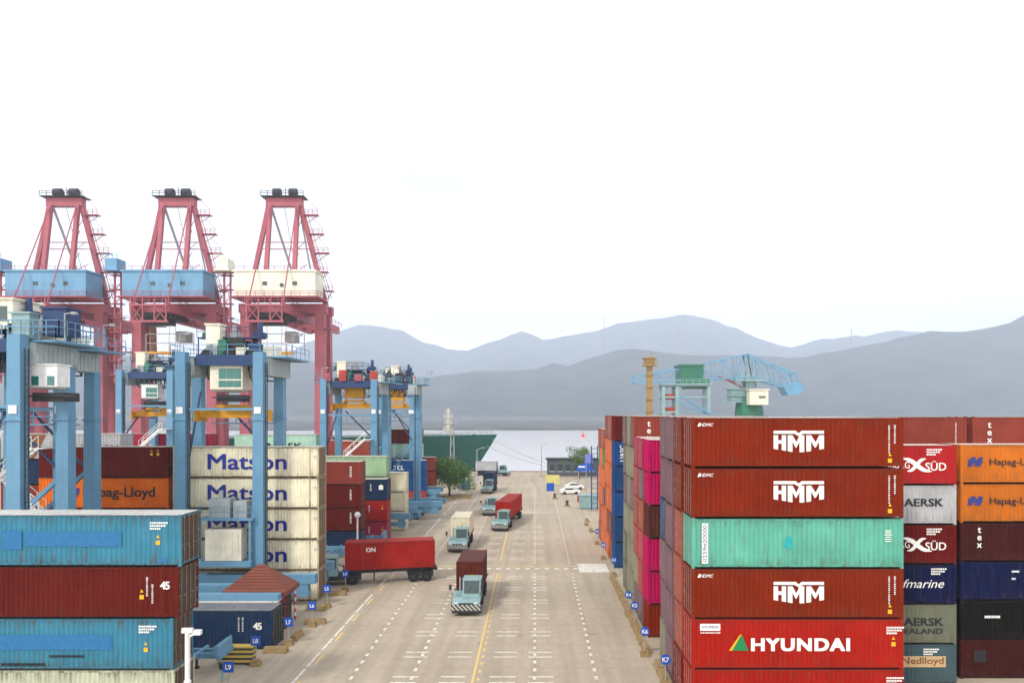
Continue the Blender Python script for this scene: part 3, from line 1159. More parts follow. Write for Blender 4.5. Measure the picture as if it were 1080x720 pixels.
for k, cs in enumerate((['rust red', 'brick', 'brick', 'brick', 'rust red', 'rust red'],
                        ['purple grey', 'purple grey', 'purple grey', 'purple grey', 'purple grey', 'purple grey'],
                        ['stone grey', 'purple grey', 'purple grey', 'mid blue', 'purple grey', 'purple grey'])):
    stack(f'the {("first", "second", "third")[k]} row behind the white-logo stack', XR + random.uniform(-.08, .08), 41.5 + PITCH * (k + 1), FT40, HC, cs,
          door=-1 if k != 1 else 1, deco={0: f'{cs[0]} container end'}, shift=0.04)

# --- the short boxes beyond it, in two columns with a dark gap between
Ys = 47.0
ms = stack('the column with white swooshes', 21.45, Ys, FT20, STD, ['slate blue', 'grey green', 'dark navy', 'dark red', 'pale grey', 'deep red'], door=1,
           deco={0: 'slate blue short container with tan name panel', 1: 'dirty grey green short container with black lettering', 2: 'dark navy short container with white script',
                 3: 'dark red short container with white swoosh', 4: 'pale grey short container with black lettering', 5: 'bright red short container with white swoosh'})
for k in (3, 5):
    put(ms[k], SUED, 3.45, 1.3)
    write(ms[k], 'HAMBURG', 1.8, 1.3, 0.62, bold=0.005, width=2.4)
    write(ms[k], 'SÜD', 4.7, 1.25, 0.72, bold=0.01, width=1.35)
    put(ms[k], CODE_H, 4.1, 2.35)
for k in (1, 4):
    write(ms[k], 'MAERSK', 3.6, 1.45, 0.7, 't_black', 0.025, width=3.15)
write(ms[1], 'SEALAND', 3.75, 0.85, 0.5, 't_black', 0.015, width=2.8)
write(ms[2], 'Safmarine', 3.5, 1.35, 0.8, shear=0.35, width=3.5)
put(ms[2], CODE_H, 4.4, 2.35)
put(ms[0], flat([[(-1.5, -.36), (1.5, -.36), (1.5, .36), (-1.5, .36)]], 't_tan', 'name_panel'), 3.85, 1.45)
put(ms[0], text_mesh('Nedlloyd', 0.62, 't_brown', 0.01, 0, 1, 2.7), 3.85, 1.45, 0.024)
put(ms[0], CODE_H, 3.9, 2.3)
rs = stack('the column beyond the dark gap', 28.3, 47.9, FT20, STD, ['dark maroon', 'near black', 'dark navy', 'dark maroon', 'deep orange', 'deep orange'], door=1,
           deco={0: 'dark maroon short container', 1: 'near black short container', 2: 'dark navy short container', 3: 'maroon short container with stacked white letters',
                 4: 'orange short container with navy emblem', 5: 'orange short container with navy emblem'})
for k in (4, 5):
    put(rs[k], HAPAG, .95, 1.45)
    write(rs[k], 'Hapag-Lloyd', 3.7, 1.38, 0.62, 't_black', 0.012, width=3.5)
write(rs[3], 't\ne\nx', 1.25, 1.6, 0.62, bold=0.02)
put(rs[1], code_lines(12, [1.0], 0.16), 1.6, 1.6)
put(rs[2], code_lines(13, [0.4, 0.0, 0.0, 0.2], 0.12), 3.4, 2.0)
put(rs[0], flat([[(-.4, -.4), (.4, -.4), (.4, .4), (-.4, .4)]], 't_black', 'emblem'), 1.3, 1.5)

# --- tall row behind them
bb = stack('the tall row above the short boxes', 22.35, 57.6, FT40, HC, ['brown red', 'maroon', 'maroon', 'brown red', 'brown red', 'brown red'], door=1, parts=False,
           deco={5: 'brown red container roof and wall'})
bc = stack('the tall row behind the orange short boxes', 35.0, 57.6, FT40, HC, ['maroon', 'maroon', 'maroon', 'brown red', 'brown red', 'brown red'], door=1, parts=False,
           deco={5: 'brown red container with letters'})
write(bc[5], 't\ne\nx', 1.35, 1.6, 0.75, bold=0.02)
put(bb[5], CODE_V, 11.3, 2.4)

# --- the pink row
PK = [['rust red', 'pink', 'pink', 'dark brown', 'pink', 'pink'],
      ['purple grey', 'rose red', 'rose red', 'brick', 'purple grey', 'magenta red'],
      ['purple grey', 'stone grey', 'rose red', 'brick', 'rose red', 'magenta red']]
for k, cs in enumerate(PK):
    stack(('the pink stack', 'the first row behind the pink stack', 'the second row behind the pink stack')[k], XR - 0.15, 56.7 + 2.95 * k, FT40 if k else FT40, STD, cs,
          door=-1 if k else 1, shift=0.05)
GR = [['stone grey', 'stone grey', 'stone grey', 'purple grey', 'stone grey', 'brown red'],
      ['stone grey', 'stone grey', 'stone grey', 'stone grey', 'stone grey', 'stone grey'],
      ['grey green', 'grey green', 'stone grey', 'purple grey', 'grey green', 'purple grey']]
for k, cs in enumerate(GR):
    st = stack(('the tall grey-ended row behind the pink', 'the middle row of the tall grey-ended block', 'the seaward row of the tall grey-ended block')[k],
               XR, 65.6 + 2.9 * k, FT40, HC, cs, door=-1, shift=0.05)
    if k == 0:
        write(st[5], 't\ne\nx', 1.35, 1.55, 0.8, bold=0.02)

# --- the blue-fronted block and the orange-ended rows
BL = [['mid blue', 'mid blue', 'strong blue', 'mid blue', 'strong blue', 'maroon'],
      ['brown red', 'brown red', 'vivid orange', 'vivid orange', 'vivid orange', 'brick'],
      ['vivid orange', 'brown red', 'vivid orange', 'vivid orange', 'vivid orange', 'brick'],
      ['vivid orange', 'vivid orange', 'brick', 'vivid orange', 'vivid orange', 'brown red']]
for k, cs in enumerate(BL):
    st = stack(('the blue-fronted stack', 'the first orange-ended row behind the blue stack', 'the second orange-ended row behind the blue stack',
                'the third orange-ended row behind the blue stack')[k], XR, 82.2 + 2.85 * k, FT40, HC, cs, door=-1 if k else 1, shift=0.05)
    if k == 0:
        write(st[5], 't\ne\nx', 1.15, 1.5, 0.8, bold=0.02)
        put(st[4], text_mesh('UASC', 0.75, 't_white', 0.02), 0.95, 1.5, rot=R(90))
        put(st[4], text_mesh('UASC', 0.75, 't_white', 0.02), 1.75, 1.5, rot=R(90))
OR = [['vivid orange', 'vivid orange', 'brick', 'vivid orange', 'leaf green', 'brick'],
      ['vivid orange', 'brick', 'vivid orange', 'vivid orange', 'vivid orange', 'brick'],
      ['brick', 'vivid orange', 'vivid orange', 'vivid orange', 'leaf green', 'brick']]
for k, cs in enumerate(OR):
    stack(('the lower orange-ended row by the ladder mast', 'the middle lower orange-ended row', 'the seaward lower orange-ended row')[k],
          XR, 94.4 + 2.85 * k, FT40, STD, cs, door=-1, shift=0.05)

# --- the other side of the road: the sky blue stack in front
tag(MB().box(-40.5, -20.1, 40.2, 43.3, 0, 0.34).build('container_pad', 'concrete'), kind='structure')
ZP = 0.34
fl = []
for k, (c, L, x1, lab) in enumerate((('sage grey', FT40, -20.22, 'worn grey-green container with rust at its corner'),
                                     ('sky blue', FT40, -20.30, 'faded sky blue container with painted-out name'),
                                     ('maroon', FT45, -19.98, 'maroon container with white number 45'),
                                     ('sky blue', FT45, -19.82, 'sky blue container with square painted-out logo'))):
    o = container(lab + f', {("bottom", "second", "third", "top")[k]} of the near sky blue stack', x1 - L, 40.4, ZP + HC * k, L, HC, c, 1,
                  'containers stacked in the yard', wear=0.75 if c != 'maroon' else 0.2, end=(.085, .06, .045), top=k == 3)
    fl.append(o)
L4 = FT45
put(fl[3], flat([[(-2.75, -.42), (2.75, -.42), (2.75, .42), (-2.75, .42)]], 't_fade', 'painted_out_name'), L4 - 6.1, 1.55, 0.010)
put(fl[3], flat([[(-.56, -.55), (.56, -.55), (.56, .55), (-.56, .55)]], 't_fade', 'painted_out_logo'), L4 - 9.5, 1.5, 0.010)
put(fl[3], CODE_H, L4 - 1.75, 2.5)
put(fl[3], YDOT, L4 - 1.3, 1.35)
put(fl[3], flat([[(-.25, -.1), (.25, -.1), (.25, .1), (-.25, .1)]], 't_fade', 'paint_patch'), L4 - 1.05, 0.36)
put(fl[2], text_mesh('45', 0.6, 't_white', 0.03, 0, 0.85), L4 - 0.75, 1.85)
put(fl[2], CODE_V2, L4 - 1.75, 2.3)
put(fl[2], YDOT, L4 - 2.05, 1.2)
put(fl[2], CODE_V2, L4 - 1.45, 1.9)
put(fl[1], flat([[(-3.6, -.42), (3.3, -.42), (3.3, .42), (-3.6, .42)]], 't_fade', 'painted_out_name'), FT40 - 6.7, 1.55, 0.010)
put(fl[1], CODE_H, FT40 - 1.9, 2.5)
put(fl[1], YDOT, FT40 - 1.5, 1.15)
put(fl[1], code_lines(21, [1.9], 0.14, mat='t_black'), FT40 - 6.9, 0.85)
put(fl[1], code_lines(22, [2.4], 0.16, mat='t_black'), FT40 - 9.6, 0.4)
put(fl[0], text_mesh('45', 0.5, 't_grey', 0.03), FT40 - 0.7, 1.9)
put(fl[0], flat([[(-2.6, -.3), (2.6, -.3), (2.6, .3), (-2.6, .3)]], 't_grey', 'painted_out_name'), FT40 - 7.0, 1.8, 0.010)

# --- the cream stack with blue names, and the bay next to it
XL = -20.3
EY = 67.7
cs_ = stack('the cream blue-lettered stack', XL - FT45, EY, FT45, HC, ['cream'] * 5, door=1,
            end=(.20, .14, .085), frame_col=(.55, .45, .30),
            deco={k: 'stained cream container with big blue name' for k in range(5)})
for o in cs_:
    write(o, 'Matson', FT45 - 6.72, 1.50, 2.05, 't_blue', 0.022, width=7.35)
    put(o, text_mesh('45', 0.42, 't_grey', 0.0), FT45 - 0.33, 1.95)
ob = stack('the bay beside the cream stack', -46.6, EY, FT40, HC, ['brown red', 'navy', 'brown red', 'orange', 'maroon'], door=1, parts=True,
           deco={3: 'orange container with black name', 4: 'maroon container with small yellow marks'})
write(ob[3], 'Hapag-Lloyd', 7.55, 1.42, 1.3, 't_black', 0.02, width=6.7)
put(ob[3], hapag_emblem(1.0), 3.1, 1.5)
put(ob[4], YDOT, 11.2, 2.2)
put(ob[4], YDOT, 10.6, 2.2)
mk2 = stack('the row behind the maroon-topped bay', -54.4, 73.4, FT40, STD, ['brick', 'mid blue', 'maroon', 'brown red', 'navy', 'pale grey'], door=1, parts=False,
            deco={5: 'pale grey container with black lettering'})
write(mk2[5], 'MAERSK', 9.4, 1.1, 0.95, 't_black', 0.03, width=5.4)
put(mk2[5], flat([[(-2.4, -1.2), (0.5, -1.2), (1.7, 1.2), (-2.4, 1.2)]], 't_brown', 'emblem'), 2.9, 1.3)

# --- stacks further down that side
st = stack('the brown stack beside the globe lamp', -21.75 - FT40, 90.2, FT40, HC, ['navy', 'maroon', 'maroon', 'brown red'], door=1)
for k in (1, 2, 3):
    put(st[k], code_rows(30 + k, 7, 0.3, 0.1, 0.2), 10.9, 2.3)
st = stack('the low navy and red stack', -20.1 - FT20, 98.2, FT20, HC, ['magenta red', 'deep red', 'navy'], door=1)
put(st[2], flat([[(-.3, -.3), (.3, -.3), (.3, .25), (0, .42), (-.3, .25)]], 't_white', 'emblem'), 5.2, 1.75)
put(st[2], code_rows(41, 5, 0.25, 0.1, 0.2), 3.8, 2.2)
for k in (0, 1):
    put(st[k], YDOT, 5.4, 1.8)
    put(st[k], code_rows(44 + k, 5, 0.25, 0.1, 0.2), 3.6, 2.2)
stack('the stack behind the low navy box', -20.9 - FT40, 101.4, FT40, HC, ['stone grey', 'cream', 'stone grey', 'pale green'], door=1,
      deco={3: 'pale green container with rusty post'})
stack('the small cream stack past the pale green box', -19.45 - FT20, 108.6, FT20, HC, ['cream', 'cream', 'cream'], door=1)
mt = stack('the pile under the middle crane', -45.0, 108.0, FT40, HC, ['brick', 'navy', 'brown red', 'maroon', 'mint'], door=1, parts=False,
           deco={4: 'mint green container with dark lettering'})
write(mt[4], 'MAERSK', 6.6, 1.2, 1.2, 't_black', 0.03, width=7.0)
stack('the dull red pile beyond the maroon bay', -62.5, 112, FT40, HC, ['brick', 'brown red', 'maroon', 'navy', 'magenta red'], door=1, parts=False)
stack('the dark red pile facing the yellow spreader', -75.0, 112, FT40, HC, ['brick', 'brown red', 'navy', 'maroon', 'magenta red'], door=1, parts=False)
stack('the brown pile between the crane legs', -28.0 - FT20, 122, FT20, STD, ['brick', 'maroon', 'brown red', 'brown red', 'brick'], door=1, parts=False)
stack('the rusty pile just past the mint container', -38.4, 126, FT20, STD, ['brick', 'maroon', 'brown red', 'brown red', 'brick'], door=1, parts=False)
tc_ = stack('the white-lettered blue pile', -20.8 - FT20, 137.5, FT20, HC, ['rose red', 'strong blue', 'strong blue'], door=1,
            deco={1: 'violet blue container'})
write(tc_[2], 'TCL', 0.9, 1.5, 1.1, bold=0.03)
stack('the pile behind the blue white-lettered box', -22.6 - FT20, 144, FT20, HC, ['stone grey', 'brick', 'mid blue', 'mint', 'maroon'], door=1, parts=False)
stack('the rusty pile nearest the round tree', -20.3 - FT20, 147.5, FT20, HC, ['cream', 'brick', 'brick'], door=1, parts=False)
stack('the brown pile behind the far crane leg', -28.9 - FT20, 138.2, FT20, HC, ['cream', 'stone grey', 'cream', 'brick'], door=1, parts=False)

# --- navy box by the hut
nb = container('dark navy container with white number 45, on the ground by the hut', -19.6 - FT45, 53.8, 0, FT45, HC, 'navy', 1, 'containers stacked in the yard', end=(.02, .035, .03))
for ch in nb.children:
    if ch.name.startswith('roof'):
        ch.color = (.17, .19, .21, .3)
put(nb, text_mesh('45', 0.72, 't_white', 0.03, 0, 0.85), FT45 - 1.1, 1.75)
put(nb, CODE_V2, FT45 - 2.2, 2.4)
put(nb, CODE_V2, FT45 - 2.5, 2.4)
container('dark red container lying behind the navy box under the hut roof', -20.4 - FT40, 56.9, 0, FT40, STD, 'dark red', 1, 'containers stacked in the yard')


# ------------------------------------------------------------------ yard cranes
def bogie_wheels(mb, x, y, r=0.75, w=0.55, axis='x'):
    for dx in (-1.0, 1.0):
        mb.tube((x + dx, y - w / 2, r), (x + dx, y + w / 2, r), r, n=16)


def yard_crane(label, Xl, Xr, Yn, Yf, H=23.2, lw=1.0, far_out=0.6, spread_z=17.9, cab=True, cabw='cream', gear='yellow', spread=True, gens=True, sill=(2.2, 1.2), legs=(1, 1, 1, 1), near_leg_mat='blue', cab_x=None, win='greenglass', cab_z=17.2, cs=1.0, stair=False, sill_ext=5.2, head=False):
    t = thing('yard_gantry_crane', label, 'gantry crane', ((Xl + Xr) / 2, Yn, 0), 0, 'light blue yard cranes')
    cx = (Xl + Xr) / 2
    oy = Yn

    def B(mb, name, mat, par=t):
        return mb.build(name, mat, par, (-cx, -oy, 0)) if par is t else mb.build(name, mat, par)
    gb = H - 2.1
    tops = []
    for k, (x, y, tz) in enumerate(((Xl, Yn, H), (Xr, Yn, H), (Xl - far_out, Yf, gb), (Xr + far_out * -0.3 + 0.2, Yf, gb))):
        if not legs[k]:
            continue
        m = MB()
        m.bar((x, y, 3.1), (x, y, tz), lw * 1.02, lw, up=(0, 1, 0), w2=lw * 0.9)
        m.box(x - lw * .62, x + lw * .62, y - lw * .62, y + lw * .62, 2.7, 3.1)
        m.box(x - lw * .56, x + lw * .56, y - lw * .56, y + lw * .56, H - 6.2, H - 6.05)
        B(m, 'leg', near_leg_mat)
    for x in (Xl, Xr):
        m = MB()
        m.box(x - lw * .55, x + lw * .75, Yn + lw * .55, Yf + lw * .5, gb, H - 0.5)
        for k in range(int((Yf - Yn) / 0.5)):
            yy = Yn + lw * .6 + 0.5 * k
            m.box(x + lw * .75, x + lw * .80, yy, yy + 0.22, gb + 0.1, H - 0.6)
        B(m, 'girder', 'ribgrey')
    # top beams, decks and railings
    for y in (Yn + lw * .9, Yf):
        B(MB().box(Xl + lw, Xr - lw * .6, y - 0.35, y + 0.35, H - 1.2, H - 0.2), 'cross_beam', 'navy')
    for x in (Xl, Xr):
        m = MB()
        m.box(x - 1.5, x + 2.2, Yn + 0.8, Yf + 1.8, H - 0.45, H - 0.3)
        m.rail([(x - 1.5, Yf + 1.8, H - .3), (x - 1.5, Yn + .8, H - .3), (x + 2.2, Yn + .8, H - .3), (x + 2.2, Yf + 1.8, H - .3)])
        B(m, 'walkway', 'blue')
    m = MB()
    m.box(Xl + 2.3, Xr - 1.6, Yn + 0.6, Yf + 1.2, H - .42, H - .28)
    m.rail([(Xl + 2.3, Yn + 0.6, H - .28), (Xr - 1.6, Yn + 0.6, H - .28)], t=0.06)
    B(m, 'machine_deck', 'blue')
    # trolley machinery
    m = MB()
    mx = Xl + (Xr - Xl) * 0.55
    ym = (Yn + Yf) / 2
    m.box(mx - 2.3, mx - 0.9, ym - 0.8, ym + 0.8, H - .25, H + 1.3)
    m.tube((mx - 0.6, ym, H + .55), (mx + 1.2, ym, H + .55), 0.75, n=14)
    m.box(mx + 1.2, mx + 2.2, ym - .7, ym + .7, H - .25, H + 1.0)
    m.tube((mx - 1.6, ym - .9, H + 1.2), (mx - 1.6, ym + .9, H + 1.2), 0.55, n=12)
    m.box(mx - .5, mx + 1.0, ym - 1.1, ym - .8, H + .0, H + 1.5)
    m.tube((mx + 1.7, ym, H + 1.0), (mx + 1.7, ym, H + 1.9), 0.25, n=8)
    B(m, 'hoist_machinery', 'dark')
    m = MB()
    m.box(Xl + 1.6, Xl + 2.9, Yn + 1.2, Yn + 2.4, H - .3, H + 2.6)
    m.box(Xl + 1.5, Xl + 3.0, Yn + 1.1, Yn + 2.5, H + 2.6, H + 2.75)
    B(m, 'control_cabinet', 'cream')
    B(MB().box(Xr - 1.4, Xr - .2, Yf - .8, Yf + .6, H - .3, H + 1.0), 'control_cabinet', 'cream')
    for x, y in ((Xl - .3, Yn + .2), (Xr + 2.6, Yn + 1.2)):
        m = MB()
        m.tube((x, y, H - .3), (x, y, H + 1.7), 0.05, n=6)
        m.tube((x, y, H + 1.65), (x + .7, y, H + 1.75), 0.045, n=6)
        m.box(x + .55, x + .9, y - .15, y + .15, H + 1.6, H + 1.8)
        B(m, 'floodlight', 'grey')
    # operator cabin
    if cab:
        cxx = cab_x if cab_x is not None else (Xl + Xr) / 2 + .1
        m = MB()
        y0 = Yn + 0.9
        z0 = cab_z
        m.box(cxx - 1.5 * cs, cxx + 1.5 * cs, y0, y0 + 2.2 * cs, z0 + .25 * cs, z0 + 2.6 * cs)
        m.prism([(cxx - 1.5 * cs, y0, z0 + .25 * cs), (cxx + 1.5 * cs, y0, z0 + .25 * cs), (cxx + 1.2 * cs, y0 + .5, z0), (cxx - 1.2 * cs, y0 + .5, z0)], (0, 1.4 * cs, 0))
        m.box(cxx - 1.65 * cs, cxx + 1.65 * cs, y0 - .12, y0 + 2.3 * cs, z0 + 2.6 * cs, z0 + 2.72 * cs)
        cb = B(m, 'cabin', cabw)
        if win == 'greenglass2':
            for dx in (-.85, .85):
                MB().box(cxx + (dx - .38) * cs, cxx + (dx + .38) * cs, y0 - .03, y0 + .02, z0 + .4 * cs, z0 + 1.4 * cs).build('window', 'greenglass', cb)
        else:
            for zz, zh in ((1.2, .95), (.45, .6)):
                for dx in (-.35, .35, 1.05):
                    MB().box(cxx + (dx - .33) * cs, cxx + (dx + .33) * cs, y0 - .03, y0 + .02, z0 + zz * cs, z0 + (zz + zh) * cs).build('window', 'greenglass', cb)
        m = MB()
        m.box(cxx - 1.0, cxx + 1.3, y0 + .3, y0 + 2.2, z0 - .9, z0 - .25)
        m.bar((cxx - 1.4, y0 + .2, z0 - .5), (cxx + 2.2, y0 + .2, z0 - .5), .12)
        B(m, 'trolley_frame', 'dark')
    if spread:
        m = MB()
        y0 = ym
        m.box(cx - 3.0, cx + 3.0, y0 - .5, y0 + .5, spread_z, spread_z + .7)
        for e in (-1, 1):
            m.box(*sorted((cx + e * 3.0, cx + e * 3.25)), y0 - 1.2, y0 + 1.2, spread_z - .35, spread_z + .75)
            m.box(cx + e * 1.5 - .2, cx + e * 1.5 + .2, y0 - 1.0, y0 + 1.0, spread_z + .7, spread_z + .95)
        m.box(cx - 1.4, cx + 1.4, y0 - .6, y0 + .6, spread_z + .95, spread_z + 1.25)
        sp = B(m, 'spreader', gear)
        if head:
            m = MB()
            m.box(cx - 1.3, cx + 1.5, y0 - .8, y0 + .8, spread_z + 1.5, spread_z + 3.6)
            m.prism([(cx - 1.0, y0 - .6, spread_z + 3.6), (cx + 1.2, y0 - .6, spread_z + 3.6), (cx + .6, y0 - .6, spread_z + 4.6), (cx - .4, y0 - .6, spread_z + 4.6)], (0, 1.2, 0))
            m.bar((cx - .9, y0, spread_z + 3.6), (cx - .9, y0, H + .8), .3).bar((cx + 1.0, y0, spread_z + 3.6), (cx + 1.0, y0, H + .8), .3)
            B(m, 'headblock', gear)
        m = MB()
        for ax in (-1.2, 1.2):
            for ay in (-.45, .45):
                m.tube((cx + ax, y0 + ay, spread_z + 1.2), (cx + ax * 1.1, y0 + ay, gb + .2), 0.03, n=5)
        B(m, 'hoist_rope', 'dark')
    # ties and sill beams with the wheels
    m = MB()
    m.bar((Xl + .5, Yn, H - 5.2), (Xr - .5, Yn, H - 5.2), .16, .22)
    B(m, 'tie_bar', 'blue')
    for y in (Yn, Yf):
        m = MB()
        m.box(Xl - 1.6, Xr + sill_ext, y - .42, y + .42, sill[0], sill[0] + .85)
        m.box(Xl - 1.0, Xr + sill_ext - .6, y - .3, y + .3, sill[1], sill[1] + .5)
        for x in (Xl, Xr, Xr + sill_ext - 1.2):
            m.box(x - .5, x + .5, y - .35, y + .35, 1.0, sill[0] + .1)
        B(m, 'sill_beam', 'blue')
        for x in (Xl, Xr):
            for dx in (-1.0, 1.0):
                m = MB()
                m.tube((x + dx, y - .3, .72), (x + dx, y + .3, .72), .72, n=18)
                m.tube((x + dx, y - .32, .72), (x + dx, y - .30, .72), .3, n=10)
                B(m, 'wheel', 'black')
    if stair:
        sx, z0 = stair
        for k in range(4):
            m = MB()
            za, zb = z0 + 2.6 * k, z0 + 2.6 * (k + 1)
            xa, xb = (sx, sx - 2.9) if k % 2 == 0 else (sx - 2.9, sx)
            yy = Yn - .9 - .9 * (k % 2)
            m.stairs((xa, yy, za), (xb, yy, zb), .8)
            m.box(min(xb, xb + (.9 if xb == sx else -.9)), max(xb, xb + (.9 if xb == sx else -.9)), Yn - 2.2, Yn - .5, zb - .06, zb)
            B(m, 'stair', 'white')
    for x in ((Xl, Xr) if legs[0] else (Xr,)):
        B(MB().box(x - .3, x + .3, Yn - lw * .54, Yn - lw * .5, 17.6, 18.2), 'number_plate', 'white')
        m = MB()
        for e in (-.2, .2):
            m.bar((x + lw * .62, Yn + e, 3), (x + lw * .62, Yn + e, H - 1), .06)
        for q in range(40):
            z = 3.2 + q * (H - 4.4) / 40
            m.bar((x + lw * .62, Yn - .2, z), (x + lw * .62, Yn + .2, z), .04)
        B(m, 'ladder', 'dark')
    # cable loops under the deck and boxes along it
    m = MB()
    n = 7
    for k in range(n):
        xa, xb = Xl + 1.2 + (Xr - Xl - 2.4) * k / n, Xl + 1.2 + (Xr - Xl - 2.4) * (k + 1) / n
        pr = None
        for q in range(7):
            u = q / 6
            c_ = Vector((xa + (xb - xa) * u, Yn + 2.2, H - 1.0 - 1.5 * 4 * u * (1 - u)))
            if pr is not None:
                m.tube(pr, c_, .05, n=5)
            pr = c_
    if not head:
        B(m, 'festoon_cable', 'dark')
    else:
        for k in range(4):
            xx = Xl + .4 + (Xr - Xl - .6) * k / 3
            B(MB().box(xx - .5, xx + .5, Yn + .2, Yn + 1.1, H - .2, H + (.9, 1.4, .7, 1.2)[k]).tube((xx, Yn + .1, H + .5), (xx, Yn + .2, H + .5), .3), 'hoist_motor', 'brickred' if k % 2 else 'red')
    for k, (dx, w_, h_, mt_) in enumerate(((.32, .5, 1.0, 'grey'), (.45, .35, 1.5, 'green'), (.72, .6, .8, 'cream'), (.86, .4, 1.2, 'navy'))):
        xx = Xl + (Xr - Xl) * dx
        B(MB().box(xx - w_, xx + w_, Yn + 1.0, Yn + 1.8, H - .28, H - .28 + h_), 'equipment_box', mt_)
    m = MB()
    m.bar((Xl + .5, Yn + .3, H - 9.5), (Xl - far_out + .3, Yf, H - 3), .16)
    B(m, 'tie_rod', 'navy')
    m = MB()
    m.bar((Xr - .5, Yf, H - 10), (Xl + 1.5, Yf, H - 4.6), .18)
    B(m, 'tie_rod', 'navy')
    m = MB()
    m.box(Xl + .5, Xr - .5, Yn + 1.8, Yn + 3.0, H + 1.45, H + 1.55)
    m.rail([(Xl + .5, Yn + 1.8, H + 1.55), (Xr - .5, Yn + 1.8, H + 1.55)], .95, .8, .05)
    for q in range(5):
        xx = Xl + .6 + (Xr - Xl - 1.2) * q / 4
        m.bar((xx, Yn + 1.9, H - .3), (xx, Yn + 1.9, H + 1.5), .09)
        if q < 4:
            m.bar((xx, Yn + 1.9, H - .2), (xx + (Xr - Xl - 1.2) / 4, Yn + 1.9, H + 1.4), .06)
    B(m, 'upper_deck', 'navy')
    for q in range(3):
        xx = Xl + 1.4 + (Xr - Xl - 2.2) * q / 2
        B(MB().tube((xx, Yn + 2.3, H + 1.55), (xx, Yn + 2.3, H + 2.4 + .3 * q), .28, .2, 10).box(xx - .5, xx + .5, Yn + 2.0, Yn + 2.8, H + 1.55, H + 2.0), 'hoist_motor', ('green', 'grey', 'navy')[q])
    # catwalk under the girders, cable tray down a leg, trolley rails
    m = MB()
    m.box(Xl + .6, Xr - .5, Yf - .9, Yf - .3, H - 6.6, H - 6.5)
    m.rail([(Xl + .6, Yf - .9, H - 6.5), (Xr - .5, Yf - .9, H - 6.5)], 1.05, 1.2, .06)
    B(m, 'catwalk', 'blue')
    for k in range(3):
        xx = Xl + 1.8 + (Xr - Xl - 3) * k / 2
        m = MB()
        m.tube((xx, Yn + .9, H - .2), (xx, Yn + 1.6, H - .2), .55, n=14)
        m.bar((xx, Yn + 1.2, H - .2), (xx + .7, Yn + 1.4, H + 1.5), .1)
        B(m, 'sheave', 'dark')
    m = MB()
    m.truss((Xl + .6, Yf - .2, H - 2.4), (Xr - .4, Yf - .2, H - 2.4), 7, (0, 0, 1.3), .12, .08)
    B(m, 'lattice_beam', 'navy')
    m = MB()
    m.bar((Xl + .4, Yf, 6.5), (Xr - .3, Yf, 12.5), .3)
    B(m, 'brace', 'blue')
    return t


rtg2 = yard_crane('light blue gantry crane straddling the cream blue-lettered containers', -32.1, -25.05, 65.6, 71.2, 23.2, far_out=1.1, cab_z=19.6, cs=1.0, spread_z=17.2)
bp = (-32.1 - 25.05) / -2
# power pack on the near sill
m = MB().box(-29.6, -26.35, 64.7, 66.0, 4.4, 7.2)
for k in range(6):
    m.box(-29.4 + .52 * k, -29.2 + .52 * k, 64.66, 64.7, 4.6, 7.0)
m.build('power_cabinet', 'cream', rtg2, (28.575, -65.6, 0))
m = MB().box(-30.3, -25.4, 64.4, 66.6, 3.9, 4.35).box(-30.3, -25.3, 64.6, 66.6, 8.0, 8.2)
m.rail([(-30.3, 64.6, 8.2), (-25.4, 64.6, 8.2)]).box(-30.2, -30.0, 64.7, 64.9, 4.3, 8.0).box(-25.7, -25.5, 64.7, 64.9, 4.3, 8.0)
m.build('service_platform', 'blue', rtg2, (28.575, -65.6, 0))
m = MB().box(-29.4, -27.5, 65.0, 66.4, 8.2, 9.9).box(-27.2, -26.0, 65.0, 66.4, 8.2, 9.7)
m.tube((-28.6, 65.7, 9.9), (-28.6, 65.7, 10.6), .2)
m.build('generator', 'ribgrey', rtg2, (28.575, -65.6, 0))

rtg1 = yard_crane('light blue gantry crane nearest the front stack, white cabin with two windows', -44.5, -37.3, 52.0, 57.0, 23.3, lw=1.05, far_out=0.0, spread=False,
           cabw='white', win='greenglass2', cab_x=-36.1, cab_z=19.4, cs=.68, legs=(1, 1, 1, 1))
for nm, mt_, bx in (('electrical_house', 'cream', (-41.5, -38.4, 53.0, 56.0, 23.4, 26.0)), ('hoist_drum_housing', 'navy', (-36.6, -34.9, 53.6, 55.4, 23.4, 25.4)),
                    ('cable_reel_box', 'teal', (-38.2, -36.9, 52.6, 53.6, 23.1, 24.9))):
    o = MB().box(*bx).box(bx[0] - .15, bx[1] + .15, bx[2] - .15, bx[3] + .15, bx[5], bx[5] + .12).build(nm, mt_, rtg1, (40.9, -52.0, 0))
    for k in range(2):
        if nm == 'electrical_house':
            MB().box(bx[0] + .3 + 1.4 * k, bx[0] + 1.3 + 1.4 * k, bx[2] - .03, bx[2] + .02, 24.4, 25.5).build('window', 'glass', o)
m = MB().rail([(-42, 52.4, 23.3), (-34.6, 52.4, 23.3), (-34.6, 58, 23.3)], 1.1, .9, .06)
m.build('guard_rail', 'blue', rtg1, (40.9, -52.0, 0))
yard_crane('light blue gantry crane just behind the front one, narrow ribbed girder', -45.2, -38.2, 58.3, 61.6, 23.2, lw=1.0, far_out=-0.6, spread=False, cab=False, legs=(1, 1, 1, 1), stair=(-39.2, 4.5), sill_ext=17.6)
yard_crane('light blue gantry crane with yellow spreader near the brown stack', -30.9, -23.5, 105.5, 112, 22.6, lw=.95, cab=False, spread_z=18.4, head=True, far_out=-.4, stair=(-24.5, 3.5))
yard_crane('far light blue gantry crane before the green ship', -30.6, -23.4, 138.6, 143, 23.6, lw=1.25, cab=False, far_out=-.6, spread_z=18.6, head=True)
